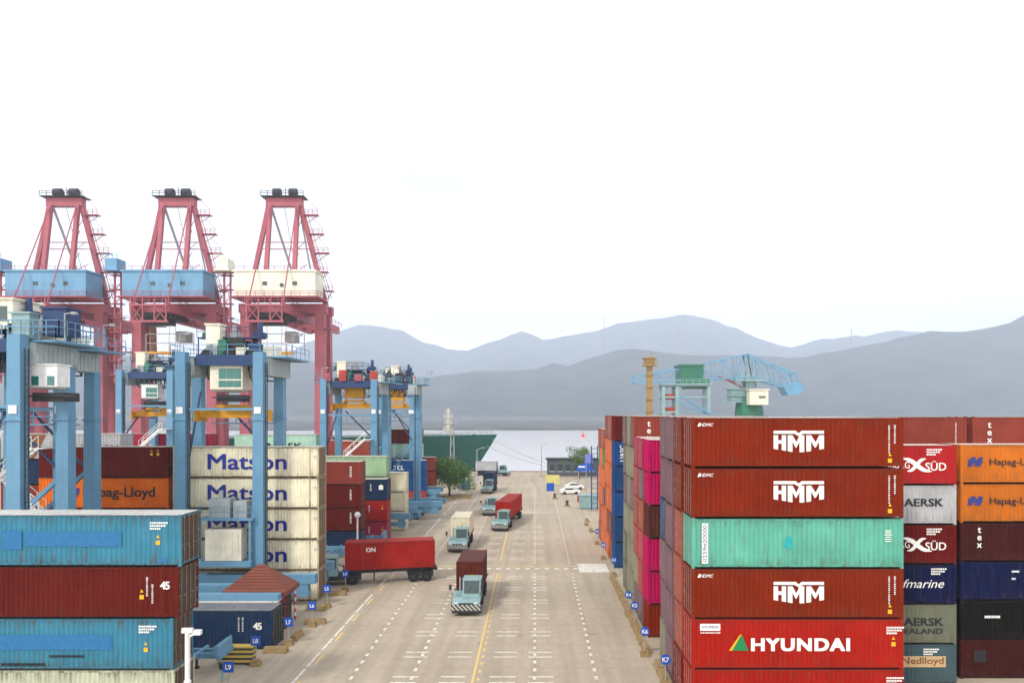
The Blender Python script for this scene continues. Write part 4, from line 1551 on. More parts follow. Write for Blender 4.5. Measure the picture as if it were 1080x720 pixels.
yard_crane('light blue gantry crane with white cabin behind the maroon bay', -60.3, -52.9, 104.8, 111, 23.9, lw=.95, cabw='white', cab_z=19.7, cs=.8, spread_z=17.2, far_out=-1.6, stair=(-53.5, 5))
yard_crane('light blue gantry crane between the brown stack crane and the far one', -25.8, -20.6, 120, 124, 22.9, lw=1.1, cab=False, far_out=-.5, spread=False, legs=(1, 0, 1, 1))


# ------------------------------------------------------------------ quay cranes
def quay_crane(label, cx, house):
    t = thing('quay_crane', label, 'quay crane', (cx, 186, 0), 0, 'red ship-to-shore cranes')
    hw = 9.6
    yl, yw = 0.0, 5.5

    def B(mb, n, mt):
        return mb.build(n, mt, t)
    ZP_, ZG = 26.0, 45.4
    for x in (-hw, hw):
        for y in (yl, yw):
            m = MB()
            m.bar((x, y, 2.5), (x, y, ZG), 2.6, 2.4, up=(0, 1, 0), w2=2.3, h2=2.1)
            m.box(x - 1.6, x + 1.6, y - 1.5, y + 1.5, 1.6, 2.6)
            for dx in (-2.4, -.8, .8, 2.4):
                m.tube((x + dx, y - .35, .7), (x + dx, y + .35, .7), .68, n=12)
            B(m, 'leg', 'red')
    for y in (yl, yw):
        m = MB()
        m.box(-hw + 1.3, hw - 1.3, y - .9, y + .9, 6.0, 8.2)
        B(m, 'portal_beam', 'red')
        m = MB()
        m.box(-hw - 1.6, hw + 1.6, y - 1.0, y + 1.0, ZG - 1.9, ZG + .4)
        B(m, 'top_beam', 'red')
    for x in (-hw, hw):
        m = MB()
        m.bar((x, yl + 1.2, 7), (x, yw - 1.2, 7), 1.2, 1.6)
        m.bar((x, yl + 1.2, 9), (x, yw - 1.2, ZG - 3), 1.0, 1.0)
        m.bar((x, yl + 1, ZG - 1), (x, yw - 1, ZG - 1), 1.6, 2.0)
        B(m, 'side_beam', 'red')
    # twin main girders and trolley rails, from behind the house out over the berth
    for x in (-4.2, 4.2):
        m = MB()
        m.box(x - .55, x + .55, -13, 36, ZG - 3.4, ZG - 1.2)
        m.rail([(x + (1.1 if x > 0 else -1.1), -13, ZG - 1.2), (x + (1.1 if x > 0 else -1.1), 36, ZG - 1.2)], 1.1, 3.5, .09)
        B(m, 'girder', 'red')
    for y in (-9, -5, 14, 20, 28, 36):
        B(MB().box(-3.64, 3.64, y - .35, y + .35, ZG - 3.1, ZG - 1.7), 'cross_tie', 'red')
    m = MB()
    # rear cage
    m.rail([(-4.8, -13, ZG - 1.2), (4.8, -13, ZG - 1.2)], 1.3, 1.6, .12)
    for x in (-4.2, -1.4, 1.4, 4.2):
        m.bar((x, -13.2, ZG - 5.6), (x, -13.2, ZG - .2), .28)
    m.box(-4.6, 4.6, -13.4, -12.9, ZG - 5.9, ZG - 5.4)
    m.box(-4.6, 4.6, -13.4, -12.9, ZG - 2.0, ZG - 1.5)
    for a, b in ((-4.2, -1.4), (1.4, 4.2)):
        m.bar((a, -13.2, ZG - 5.4), (b, -13.2, ZG - 1.8), .2)
        m.bar((b, -13.2, ZG - 5.4), (a, -13.2, ZG - 1.8), .2)
    B(m, 'rear_cage', 'red')
    m = MB()
    m.box(-4.0, 4.0, -10, -2, ZG - 4.6, ZG - 3.5)
    m.box(-3, 3, -9, -6, ZG - 6.0, ZG - 4.6)
    m.tube((-3.5, -11, ZG - 4), (3.5, -11, ZG - 4), .8)
    B(m, 'festoon_trolley', 'dark')
    # machine house
    m = MB()
    x0, x1 = -9.6, 10.4
    m.box(x0, x1, -7.5, -.5, ZG + 1.2, ZG + 7.4)
    m.box(x0 - .3, x1 + .3, -7.8, -.3, ZG + 7.4, ZG + 7.8)
    for x in (x0 + 4.6, x0 + 9.6, x0 + 14.6):
        m.box(x - .06, x + .06, -7.54, -7.5, ZG + 1.3, ZG + 7.3)
    hb = B(m, 'machine_house', house)
    m = MB()
    for x in (-2.0, 5.4):
        m.box(x - .55, x + .55, -7.62, -7.5, ZG + 4.0, ZG + 4.9)
    m.tube((2.2, -7.7, ZG + 4.0), (2.2, -7.5, ZG + 4.0), .5, n=12)
    m.build('window', 'glass', hb)
    m = MB()
    m.box(x0 - .8, x1 + 1.2, -9.0, .2, ZG + .85, ZG + 1.15)
    m.rail([(x0 - .8, -9, ZG + 1.15), (x1 + 1.2, -9, ZG + 1.15), (x1 + 1.2, 0, ZG + 1.15)], 1.2, 2.2, .09)
    m.rail([(x0, -7.6, ZG + 7.8), (x1, -7.6, ZG + 7.8)], 1.0, 2.6, .08)
    B(m, 'house_walkway', 'red')
    # small house on a mast beside it
    m = MB()
    m.box(-14.8, -11.8, -6, -2, ZG + 8.2, ZG + 11.0)
    m.box(-15.2, -11.4, -6.4, -1.6, ZG + 7.9, ZG + 8.2)
    m.rail([(-15.1, -6.3, ZG + 11.0), (-11.5, -6.3, ZG + 11.0)], 1.1, 1.4, .08)
    B(m, 'electrical_room', house)
    m = MB()
    for x in (-14.0, -12.4):
        m.bar((x, -3, ZG - 20), (x, -3, ZG + 7.9), .4)
    for k in range(8):
        z = ZG - 18 + 3.6 * k
        m.bar((-14, -3, z), (-12.4, -3, z + 1.8), .16)
        m.box(-14.8, -11.8, -4, -2, z - .1, z + .1)
        m.rail([(-14.8, -4, z + .1), (-11.8, -4, z + .1)], 1.1, 1.3, .08)
    B(m, 'stair_tower', 'red')
    # A-frame over the waterside legs
    ZA = 72.9
    ya = 1.0
    m = MB()
    m.box(-4.6, 4.6, ya - 1.0, ya + 1.0, ZA - 1.7, ZA + .4)
    B(m, 'apex_beam', 'red')
    m = MB()
    m.box(-5.6, 5.4, ya - 2.0, ya + 2.0, ZA + .5, ZA + .7)
    m.rail([(-5.6, ya - 2, ZA + .7), (5.4, ya - 2, ZA + .7)], 1.2, 1.8, .1)
    for x in (-2.0, 2.2):
        m.tube((x - .9, ya, ZA + 1.8), (x + .9, ya, ZA + 1.8), 1.25, n=12)
    m.tube((.2, ya, ZA + .6), (.2, ya, ZA + 3.2), .09, n=5)
    B(m, 'sheave_platform', 'dark')
    for x0_, x1_, y1_, w_ in ((-4.0, -9.6, .8, 1.05), (4.0, 10.6, 1.6, 1.1)):
        m = MB()
        m.bar((x0_, ya, ZA - .8), (x1_, y1_, ZG), w_, w_, up=(0, 1, 0))
        B(m, 'mast_leg', 'red')
    for x0_, x1_ in ((-3.5, -3.6), (3.5, 3.6)):
        m = MB()
        m.bar((x0_, ya - .6, ZA - 1.2), (x1_, -2.4, ZG + 7.8), .95, .95, up=(0, 1, 0), w2=1.05)
        B(m, 'back_leg', 'red')
    m = MB()
    m.bar((-5.6, .6, ZA - 11), (6.4, .6, ZA - 11), .2)
    B(m, 'tie_bar', 'red')
    m = MB()
    m.bar((-5.9, .4, ZA - 12.8), (6.9, .4, ZA - 12.8), .2)
    B(m, 'tie_bar', 'red')
    m = MB()
    for xa, xb in ((-3.4, -4.2), (3.4, 4.2)):
        m.tube((xa, ya - 1, ZA - 1.5), (xb, -12.5, ZG - 1.2), .15, n=6)
    B(m, 'stay', 'red')
    B(MB().tube((-3.6, ya + .6, ZA - 2), (1.4, 5, ZG + 7), .3, n=6), 'stay', 'grey')
    B(MB().tube((-.4, ya, ZA), (1.8, 6, ZG + 7), .08, n=5), 'stay', 'grey')
    B(MB().tube((3.7, ya + .3, ZA - 2), (6.0, 5, ZG + 7), .22, n=6), 'stay', 'grey')
    m = MB()
    for k in range(6):
        za, zb = ZG + 8 + (ZA - ZG - 10) * k / 6, ZG + 8 + (ZA - ZG - 10) * (k + 1) / 6
        m.bar((3.6, -2.3 + .5 * k, za), (3.6 + (.0 if k % 2 else 2.2 * (1 - k / 7)), 1.0, zb), .13)
    B(m, 'brace', 'red')
    for x in (-4.6, 4.6):
        m = MB()
        for k in range(9):
            ya_, yb_ = -13 + 1.6 * k, -13 + 1.6 * (k + 1)
            m.bar((x, ya_, ZG - 3.6), (x, (ya_ + yb_) / 2, ZG - 5.2), .12).bar((x, (ya_ + yb_) / 2, ZG - 5.2), (x, yb_, ZG - 3.6), .12)
        B(m, 'festoon_cable', 'dark')
    m = MB()
    for dx in (-2.5, 2.5):
        for dy in (-8, -5):
            m.tube((dx, dy, ZG - 4), (dx * .9, dy, ZG - 12.4), .07, n=5)
    m.box(-4.8, 4.8, -7.2, -5.8, ZG - 13.1, ZG - 12.4)
    B(m, 'spreader', 'yellow')
    # ladders and resting platforms up the outer mast leg
    m = MB()
    a, b = Vector((4.6, ya, ZA - 4)), Vector((10.6, 1.5, ZG + 2))
    m.bar(a + Vector((.9, -.4, 0)), b + Vector((.9, -.4, 0)), .14)
    m.bar(a + Vector((1.5, -.4, 0)), b + Vector((1.5, -.4, 0)), .14)
    for k in range(5):
        c = a.lerp(b, k / 4.4)
        d = 4.2 if k < 3 else 2.6
        m.box(c.x + .4, c.x + d, c.y - 1.2, c.y + .6, c.z - .12, c.z + .08)
        m.rail([(c.x + .6, c.y - 1.2, c.z + .08), (c.x + d, c.y - 1.2, c.z + .08)], 1.2, 1.2, .09)
        m.bar((c.x + .3, c.y, c.z - 2.6), (c.x + d - .4, c.y, c.z - .1), .14)
        m.bar((c.x + d, c.y - 1.2, c.z + 1.3), (c.x + .6, c.y - 1.2, c.z + 5.0), .08)
    B(m, 'ladder_platform', 'red')
    # loading side legs carry small service decks
    m = MB()
    for k in range(3):
        z = ZG - 6 - 6.0 * k
        m.box(-hw - 3.4, -hw - 1.2, -1.6, 1.4, z - .1, z + .1)
        m.rail([(-hw - 3.4, -1.6, z), (-hw - 1.2, -1.6, z)], 1.1, 1.1, .08)
        m.box(hw + 1.1, hw + 3.0, -1.6, 1.4, z - .1, z + .1) if k < 1 else None
    B(m, 'service_deck', 'red')
    # operator cab and hoist hanging under the girder
    m = MB()
    m.box(1.0, 3.6, -2, 1.6, ZG - 9.5, ZG - 6.8)
    m.rail([(-5, -5, ZG - 13), (7, -5, ZG - 13)], 5.2, 12, .18)
    B(m, 'operator_cab', 'grey')
    return t


quay_crane('red quay crane with ivory machine house, nearest the road', PX(299, 186), 'ivory')
quay_crane('red quay crane with blue machine house, between the other two', PX(185.5, 186), 'houseblue')
quay_crane('red quay crane with blue machine house, farthest from the road', PX(67, 186), 'houseblue')


# ------------------------------------------------------------------ ship, mooring lines, sea marks
def ship():
    t = thing('cargo_ship', 'dark green ship bow moored beyond the round tree', 'ship', (-13, 236, -3))
    xs = [(0.0, 0.0), (-6, 3.4), (-14, 7.2), (-26, 11.0), (-40, 13.0), (-70, 14), (-190, 14)]
    m = MB()
    lev = [(-2, 0.55, 9.5), (2.0, 0.72, 7.0), (6.5, .88, 4.2), (10.4, .97, 1.7), (13.4, 1.0, 0.0)]
    ring = []
    for z, k, sh in lev:
        row = []
        for x, y in xs:
            xx = x - sh * max(0, 1 - abs(x) / 60)
            row.append((xx, y * k))
        ring.append((z, row))
    n = len(xs)
    for z, row in ring:
        for x, y in row:
            zz = z + (0.0 if z < 13 else -min(1.4, abs(x) * 0.012))
            m.v.append((x, 14 - y, zz))
        for x, y in row:
            zz = z + (0.0 if z < 13 else -min(1.4, abs(x) * 0.012))
            m.v.append((x, 14 + y, zz))
    for j in range(len(lev) - 1):
        for i in range(n - 1):
            a = j * 2 * n + i
            m.f.append((a, a + 1, a + 2 * n + 1, a + 2 * n))
            c = a + n
            m.f.append((c + 1, c, c + 2 * n, c + 2 * n + 1))
    o = (len(lev) - 1) * 2 * n
    for i in range(n - 1):
        m.f.append((o + i, o + i + 1, o + n + i + 1, o + n + i))
    h = m.build('hull', 'hull', t)
    m = MB()
    me = text_mesh('E A E', 3.2, 't_grey', 0.03, 0, 1.2)
    link('ship_name', me, h, (-31, -.35 + 14 - 11.4, 9.0), (R(84), 0, 0))
    m = MB()
    m.rail([(-1.5, 13.3, 13.4), (-14, 6.9, 13.2), (-40, 1.2, 12.8)], 1.1, 2.5, .08)
    m.tube((-8, 10, 13), (-8, 18, 13), .6)
    B_ = m.build('bulwark_rail', 'hull', t)
    m = MB()
    m.tube((-17, 14, 12), (-17, 14, 22.4), .45, .2)
    for a_, b_ in ((-18.2, -17.1), (-15.8, -16.9)):
        m.bar((a_, 14, 12), (b_, 14, 21), .18)
    for z, w_ in ((15.0, 1.7), (17.2, 1.3), (19.4, 1.5), (21.0, .7)):
        m.box(-17 - w_, -17 + w_, 13.3, 14.7, z, z + .25)
        m.rail([(-17 - w_, 13.3, z + .25), (-17 + w_, 13.3, z + .25)], .9, .9, .08)
    m.build('foremast', 'cream', t)
    return t


ship()
m = MB()
for (a, b, sag) in (((-14.4, 247.5, 8.8), (11.5, 217.5, 0.5), 1.2), ((-16.5, 247, 6.5), (10.0, 217.5, .5), 1.0)):
    a, b = Vector(a), Vector(b)
    pr = None
    for k in range(15):
        t_ = k / 14
        c = a.lerp(b, t_) - Vector((0, 0, sag * 4 * t_ * (1 - t_)))
        if pr is not None:
            m.tube(pr, c, .085, n=5)
        pr = c
tag(m.build('mooring_rope', 'grey'), 'slack grey mooring ropes running from the ship bow to the quay', 'rope')
bz = thing('buoy', 'small red buoy floating on the pale bay', 'buoy', (PX(615, 640), 640, -3))
MB().tube((0, 0, -.4), (0, 0, .6), 1.9, 1.7, 14).tube((0, 0, .6), (0, 0, 3.4), 1.3, .5, 10).build('float', 'redbuoy', bz)
MB().tube((0, 0, 3.4), (0, 0, 4.6), .12).sphere((0, 0, 4.7), .55).build('top_mark', 'redbuoy', bz)


# ------------------------------------------------------------------ portal crane and yellow tower beyond the red stacks
def portal_crane():
    Y = 200.0
    t = thing('portal_crane', 'blue lattice slewing crane with cream cabin and green counterweight house', 'crane', (PX(790, Y), Y, 0))
    ox = PX(790, Y)

    def q(x, y, dy=0):
        p = P(x, y, Y)
        return Vector((p.x - ox, dy, p.z))
    m = MB()
    for e in (-2.2, 2.2):
        lo0, lo1, lo2, lo3 = q(667, 404, e), q(790, 398, e), q(815, 405, e), q(842, 414, e)
        up0, up1, up2, up3 = q(668, 397, e), q(728, 387, e), q(786, 374, e), q(836, 394, e)
        for a, b in ((lo0, lo1), (lo1, lo2), (lo2, lo3), (up0, up1), (up1, up2), (up2, up3), (up3, lo3), (lo0, up0)):
            m.bar(a, b, .38)
        ups = [up0.lerp(up1, k / 5) for k in range(5)] + [up1.lerp(up2, k / 5) for k in range(6)]
        los = [lo0.lerp(lo1, k / 10) for k in range(11)]
        for k in range(11):
            m.bar(los[k], ups[k], .2)
            if k < 10:
                m.bar(los[k] if k % 2 else ups[k], ups[k + 1] if k % 2 else los[k + 1], .18)
        u2 = [up2.lerp(up3, k / 4) for k in range(5)]
        l2 = [lo1, lo1.lerp(lo2, .5), lo2, lo2.lerp(lo3, .5), lo3]
        for k in range(5):
            m.bar(u2[k], l2[k], .2)
            if k < 4:
                m.bar(u2[k], l2[k + 1], .18)
    for x, y in ((667, 404), (700, 402), (740, 400), (770, 399), (815, 405), (786, 374), (836, 394), (728, 387)):
        m.bar(q(x, y, -2.2), q(x, y, 2.2), .25)
    m.build('lattice_boom', 'skyblue', t)
    m = MB()
    pts = [q(*p, -2.6) for p in ((823, 408), (836, 403), (843, 404), (845, 410), (839, 416), (828, 417))]
    m.prism(pts, (0, 5.2, 0))
    m.build('boom_head', 'skyblue', t)
    m = MB()
    a, b = q(715, 407, -4), q(738, 387, -4)
    m.box(a.x, b.x, -4, 4, a.z, b.z)
    m.box(a.x - .4, b.x + .3, -4.3, 4.3, b.z, b.z + .5)
    a2, b2 = q(722, 410, -4.2), q(745, 400, -4.2)
    m.box(a2.x, b2.x, -4.2, 3.8, a2.z, b2.z)
    m.build('counterweight_house', 'green', t)
    m = MB()
    a, b = q(780, 427, -6), q(803, 412, -6)
    m.box(a.x + 1, b.x, -6.0, -3.2, a.z, b.z)
    m.box(a.x + .7, b.x + .3, -6.3, -3.0, b.z, b.z + .3)
    cb = m.build('cabin', 'cream', t)
    MB().box(a.x + 3.5, b.x - .8, -6.1, -6.01, a.z + 1.8, a.z + 2.4).build('window', 'glass', cb)
    m = MB()
    a, b = q(769, 424, -2), q(780, 410, -2)
    m.box(a.x, b.x + 1, -2, 2, a.z, b.z)
    for z in (a.z, (a.z + b.z) / 2, b.z):
        m.box(a.x - .8, b.x + 1, -2.6, 2.4, z - .15, z + .1)
        m.rail([(a.x - .8, -2.6, z), (b.x, -2.6, z)], 1.1, 1.2, .1)
    m.build('machine_deck', 'teal', t)
    m = MB()
    a, b = q(785, 412, 0), q(797, 394, 0)
    m.bar((0, 0, 21.5), (0, 0, b.z), 3.0, 3.0, w2=2.2)
    m.box(-4.6, 4.2, -3.4, 3.4, a.z + 2.6, a.z + 3.0)
    m.rail([(-4.6, -3.4, a.z + 3), (4.2, -3.4, a.z + 3)], 1.1, 1.5, .1)
    for dx in (-2, 2):
        m.bar((dx, 0, a.z + 1), (dx * .4, 0, b.z + 3), .4)
    m.build('slewing_column', 'teal', t)
    m = MB()
    m.bar((-6, 1, b.z - 1.5), (-.8, 1, a.z + .5), .5)
    m.bar((-9, -1, b.z - .7), (-.8, -1, a.z + .5), .4)
    m.build('luffing_strut', 'red', t)
    m = MB()
    m.tube((0, 0, 15.5), (0, 0, 22), 4.2, 3.4, 16)
    m.box(-5.5, 5.5, -5.5, 5.5, 13.8, 15.5)
    for x in (-5, 5):
        for y in (-5, 5):
            m.bar((x, y, 13.8), (x * 1.25, y * 1.25, .8), 1.3)
            m.box(x * 1.25 - 1.6, x * 1.25 + 1.6, y * 1.25 - .6, y * 1.25 + .6, 0, 1.1)
    for y in (-6.2, 6.2):
        m.bar((-6.2, y, 3), (6.2, y, 3), .7)
    m.build('portal_base', 'green', t)
    # frame tower with stair under the boom's tail
    t2 = thing('hopper_tower', 'teal frame tower with zigzag stair under the crane boom tail', 'steel tower', (PX(718, 196), 196, 0))
    ox2 = PX(718, 196)
    m = MB()
    xs = [PX(x, 196) - ox2 for x in (698, 712, 745)]
    ztop = PZ(407, 196)
    for x in xs:
        for y in (-2.5, 2.5):
            m.bar((x, y, 0), (x, y, ztop), .8)
    for z in (4, 9, 14, 18, 22, ztop):
        for y in (-2.5, 2.5):
            m.bar((xs[0], y, z), (xs[2], y, z), .45)
        for x in xs:
            m.bar((x, -2.5, z), (x, 2.5, z), .45)
    m.build('frame', 'teal', t2)
    m = MB()
    for k in range(5):
        z = 7 + 3.6 * k
        m.box(xs[0] + .4, xs[1] - .4, -2, 2, z, z + 1.5)
    m.build('hopper_box', 'brickred', t2)
    m = MB()
    m.stairs((xs[1] + 1.0, -3.6, ztop - 3), (xs[2] + 5.5, -3.6, 14.5), 1.6)
    m.stairs((xs[1] - 1.0, -5.2, ztop - 4), (xs[2] + 3.5, -5.2, 14.5), 1.6)
    m.stairs((xs[2] + 5.5, -3.6, 14.5), (xs[1], -3.6, 5), 1.6)
    m.stairs((xs[1], -5, 5), (xs[2], -5, 0), 1.6)
    m.box(xs[2] + 4.5, xs[2] + 7, -6, -2.6, 14.3, 14.5)
    m.box(xs[1] - 1.5, xs[1] + 1, -6, -2.6, 4.8, 5)
    m.build('stair', 'skyblue', t2)
    m = MB().box(xs[0] - .8, xs[2] + .8, -3.4, 3.4, ztop + .23, ztop + .6)
    m.rail([(xs[0] - .8, -3.4, ztop + .6), (xs[2] + .8, -3.4, ztop + .6)], 1.1, 1.8, .1)
    m.build('top_deck', 'teal', t2)
    # yellow tower
    t3 = thing('floodlight_tower', 'slim ochre yellow tower with platform and lamp head', 'tower', (PX(685, 178), 178, 0))
    m = MB()
    zt = PZ(386, 178)
    m.bar((0, 0, 0), (0, 0, zt), 1.5, 1.5, w2=1.3)
    for k in range(9):
        z = 3 + 3 * k
        if z < zt:
            m.box(-1.0, 1.0, -1.0, 1.0, z, z + .2)
    m.build('mast', 'ochre', t3)
    m = MB()
    m.box(-1.7, 1.7, -1.7, 1.7, zt, zt + .4)
    m.box(-1.2, 1.2, -1.2, 1.2, zt + .4, zt + 1.8)
    m.box(-1.6, 1.6, -1.6, 1.6, zt + 1.8, zt + 2.1)
    m.rail([(-1.7, -1.7, zt + .4), (1.7, -1.7, zt + .4)], 1.0, .8, .1)
    m.tube((.4, 0, zt + 2.1), (.4, 0, zt + 3.4), .12)
    m.build('lamp_head', 'ochre', t3)


portal_crane()


# ------------------------------------------------------------------ trucks
def wheel(parent, x, y, r=.52, w=.34):
    m = MB().tube((x - w / 2, y, r), (x + w / 2, y, r), r, n=18)
    o = m.build('wheel', 'black', parent)
    MB().tube((x - w / 2 - .012, y, r), (x + w / 2 + .012, y, r), r * .42, n=12).build('rim', 'dark', o)
    return o


def tractor_truck(label, X, Y, rz=0, trailer=FT20, box=None, boxlabel=None, boxh=HC, cab_mat='teal'):
    """faces -Y before the turn; trailer: length of the load bed or 0"""
    t = thing('terminal_truck', label, 'truck', (X, Y, 0), rz, 'yard tractors with trailers')
    m = MB()
    m.prism([(-1.22, 0.12, 1.0), (-1.22, 0.12, 1.14), (-1.22, 1.15, 1.36), (-1.22, 2.9, 1.36), (-1.22, 2.9, 1.0)], (2.44, 0, 0))
    m.box(-1.22, -.45, 1.9, 2.7, 1.36, 1.6)
    for x in (-1.24, .95):
        m.box(x, x + .3, .75, 1.75, .95, 1.12)
    m.build('hood', cab_mat, t)
    m = MB()
    m.box(-1.28, 1.28, -.06, .14, .52, 1.0)
    m.build('bumper', 'hazard', t)
    m = MB()
    m.box(-1.1, 1.1, .15, 5.2, .5, 1.0)
    m.box(-1.2, 1.2, -.02, .1, .28, .5)
    m.box(-.5, .5, 3.4, 5.2, 1.0, 1.2)
    m.build('chassis', 'dark', t)
    # one-man cab set to one side
    m = MB()
    x0, x1 = -.32, 1.16
    for x in (x0, x1):
        m.bar((x, 1.05, 1.36), (x, 1.35, 2.86), .12)
        m.bar((x, 2.75, 1.36), (x, 2.75, 2.86), .12)
    m.box(x0, x1, 1.0, 2.8, 1.36, 1.72)
    m.box(x0 - .08, x1 + .08, 1.2, 2.9, 2.82, 2.95)
    m.box(x0 + .2, x1 - .2, 1.6, 2.4, 2.95, 3.05)
    c = m.build('cab', cab_mat, t)
    m = MB()
    m.prism([(x0 + .06, 1.08, 1.72), (x1 - .06, 1.08, 1.72), (x1 - .06, 1.33, 2.82), (x0 + .06, 1.33, 2.82)], (0, .03, 0))
    m.build('windscreen', 'glass', c)
    m = MB()
    for x in (x0, x1):
        m.box(x - .012, x + .012, 1.4, 2.7, 1.72, 2.82)
    m.box(x0 + .06, x1 - .06, 2.74, 2.77, 1.72, 2.82)
    m.build('side_window', 'glass', c)
    for x in (-1.45, 1.35):
        m = MB()
        m.tube((x * .85, 1.0, 1.6), (x, .9, 2.3), .025, n=5)
        m.box(x - .12, x + .12, .86, .92, 2.1, 2.55)
        m.build('mirror', 'dark', t)
    for x in (-.85, .85):
        MB().box(x - .16, x + .16, .085, .12, 1.06, 1.18).build('headlight', 'lamp', t)
    MB().box(-.62, .62, .06, .13, 1.0, 1.13).box(-.95, .95, .10, .16, .98, 1.02).build('grille', 'dark', t)
    for x in (-1.1, 1.1):
        MB().box(x - .22, x + .22, .75, 1.85, 1.10, 1.16).box(x - .22, x + .22, .68, .75, .75, 1.16).build('mudguard', 'dark', t)
    MB().box(-1.3, -1.12, 2.2, 2.9, .55, .62).box(-1.3, -1.12, 2.2, 2.9, .85, .92).build('step', 'dark', t)
    MB().bar((x0 + .3, 1.05, 1.78), (x0 + .75, 1.16, 2.3), .025).bar((x0 + .9, 1.05, 1.78), (x0 + 1.25, 1.16, 2.2), .025).build('wiper', 'dark', c)
    MB().box(x0 + .35, x0 + .85, 1.7, 1.95, 1.4, 2.25).sphere((x0 + .6, 1.8, 2.42), .13).build('seat', 'navy', c)
    for k in range(2):
        MB().tube((-.3 + .25 * k, 2.9, 1.9), (-.5 + .4 * k, 3.6, 1.5), .03, n=5).build('air_hose', 'brickred' if k else 'navy', t)
    m = MB().tube((-.75, 2.7, 1.4), (-.75, 2.7, 2.8), .08)
    m.build('exhaust_pipe', 'grey', t)
    m = MB().tube((.4, 1.9, 3.05), (.4, 1.9, 3.2), .1)
    m.build('beacon', 'yellow', t)
    for x in (-1.05, 1.05):
        wheel(t, x, 1.25)
        wheel(t, x, 4.3)
    if trailer:
        y0 = 3.3
        y1 = y0 + trailer + .5
        m = MB()
        for x in (-.5, .5):
            m.box(x - .09, x + .09, y0, y1, 1.06, 1.36)
        n = 6
        for k in range(n + 1):
            y = y0 + (y1 - y0) * k / n
            m.box(-1.2, 1.2, y - .09 if k else y, y + .09 if k < n else y, 1.12, 1.40)
        for x in (-1.2, 1.2):
            for y in (y0, y1 - .5):
                m.prism([(x - .06, y, 1.4), (x + .06, y, 1.4), (x + .14 * (1 if x > 0 else -1) + .06, y, 1.62), (x + .14 * (1 if x > 0 else -1) - .06, y, 1.62)], (0, .12, 0))
        m.box(-.9, .9, y1 - 2.9, y1 - .4, .5, 1.06)
        m.bar((-.6, y0 + 3.2, 1.06), (-.6, y0 + 3.2, .25), .12)
        m.bar((.6, y0 + 3.2, 1.06), (.6, y0 + 3.2, .25), .12)
        m.build('trailer_frame', 'dark', t)
        for y in (y1 - 2.5, y1 - 1.1):
            for x in (-1.05, 1.05):
                wheel(t, x, y)
        if box:
            M_ = Matrix.Rotation(rz, 3, 'Z')
            c = M_ @ Vector((0, y0 + .25 + trailer / 2, 0))
            o = container(boxlabel, 0, 0, 0, trailer, boxh, box, 1, 'containers riding on trucks')
            [setattr(ch, 'color', (*[v * .85 for v in o['_col']], .3)) for ch in o.children if ch.name.startswith('roof')]
            o.location = (X + c.x, Y + c.y, 1.41)
            o.rotation_euler = (0, 0, rz + math.pi / 2)
            return t, o
    return t, None


_, b1 = tractor_truck('teal yard tractor with striped bumper driving towards us, rust-brown box behind', -6.0, 62.6, 0, FT20, 'rust brown',
                      'rust-brown container riding on the nearest oncoming truck', STD)
tractor_truck('teal yard tractor hauling a cream box down the road', -9.8, 91, 0, FT20, 'cream', 'cream container riding on the oncoming truck behind the crossing red one', STD)
tractor_truck('teal yard tractor hauling a bright red box along the yellow line', -5.3, 107.5, R(-7), FT40, 'bright red',
              'bright red container riding on the truck near the yellow line', STD)
tractor_truck('teal yard tractor running empty beside the bright red box', -7.9, 124, 0, FT20)
tractor_truck('teal yard tractor hauling a navy box near the quay', -10.6, 158, R(-4), FT20, 'navy', 'navy container riding on the far truck near the quay')
tractor_truck('teal yard tractor crossing the quay apron with a grey box', -7.2, 204, R(78), FT20, 'pale grey', 'pale grey container riding on the truck at the quay apron', STD)
# the truck turning across the road
_, b2 = tractor_truck('teal yard tractor turning off the road with a long red box', -23.2, 74.2, R(-77), 9.2, 'bright red', 'long red container riding on the truck that turns off the road')
for ch in b2.children:
    if ch.name.startswith(('door', 'roof', 'body', 'frame')):
        ch.color = (0.33, 0.014, 0.010, .3)
root = b2
me = text_mesh('ON', 0.62, 't_white', 0.03)
# its near long side looks at the camera: local -Y or +Y
wy = (b2.matrix_basis.to_3x3() @ Vector((0, 1, 0))).y
sgn = 1 if wy < 0 else -1
o = link('lettering', me, b2, (0, sgn * (W / 2 + .014), 2.15))
o.rotation_euler = (R(90), 0, math.pi if sgn > 0 else 0)
lx = (b2.matrix_basis.to_3x3() @ Vector((1, 0, 0))).x
o.location.x = -2.0 * (1 if lx > 0 else -1)
m = MB().box(-.09, .09, -.02, .02, .17, HC - .1)
o = m.build('post', 'cont', b2, (-2.8 * (1 if lx > 0 else -1), sgn * (W / 2), 0))
o.color = (0.3, 0.03, 0.02, .3)


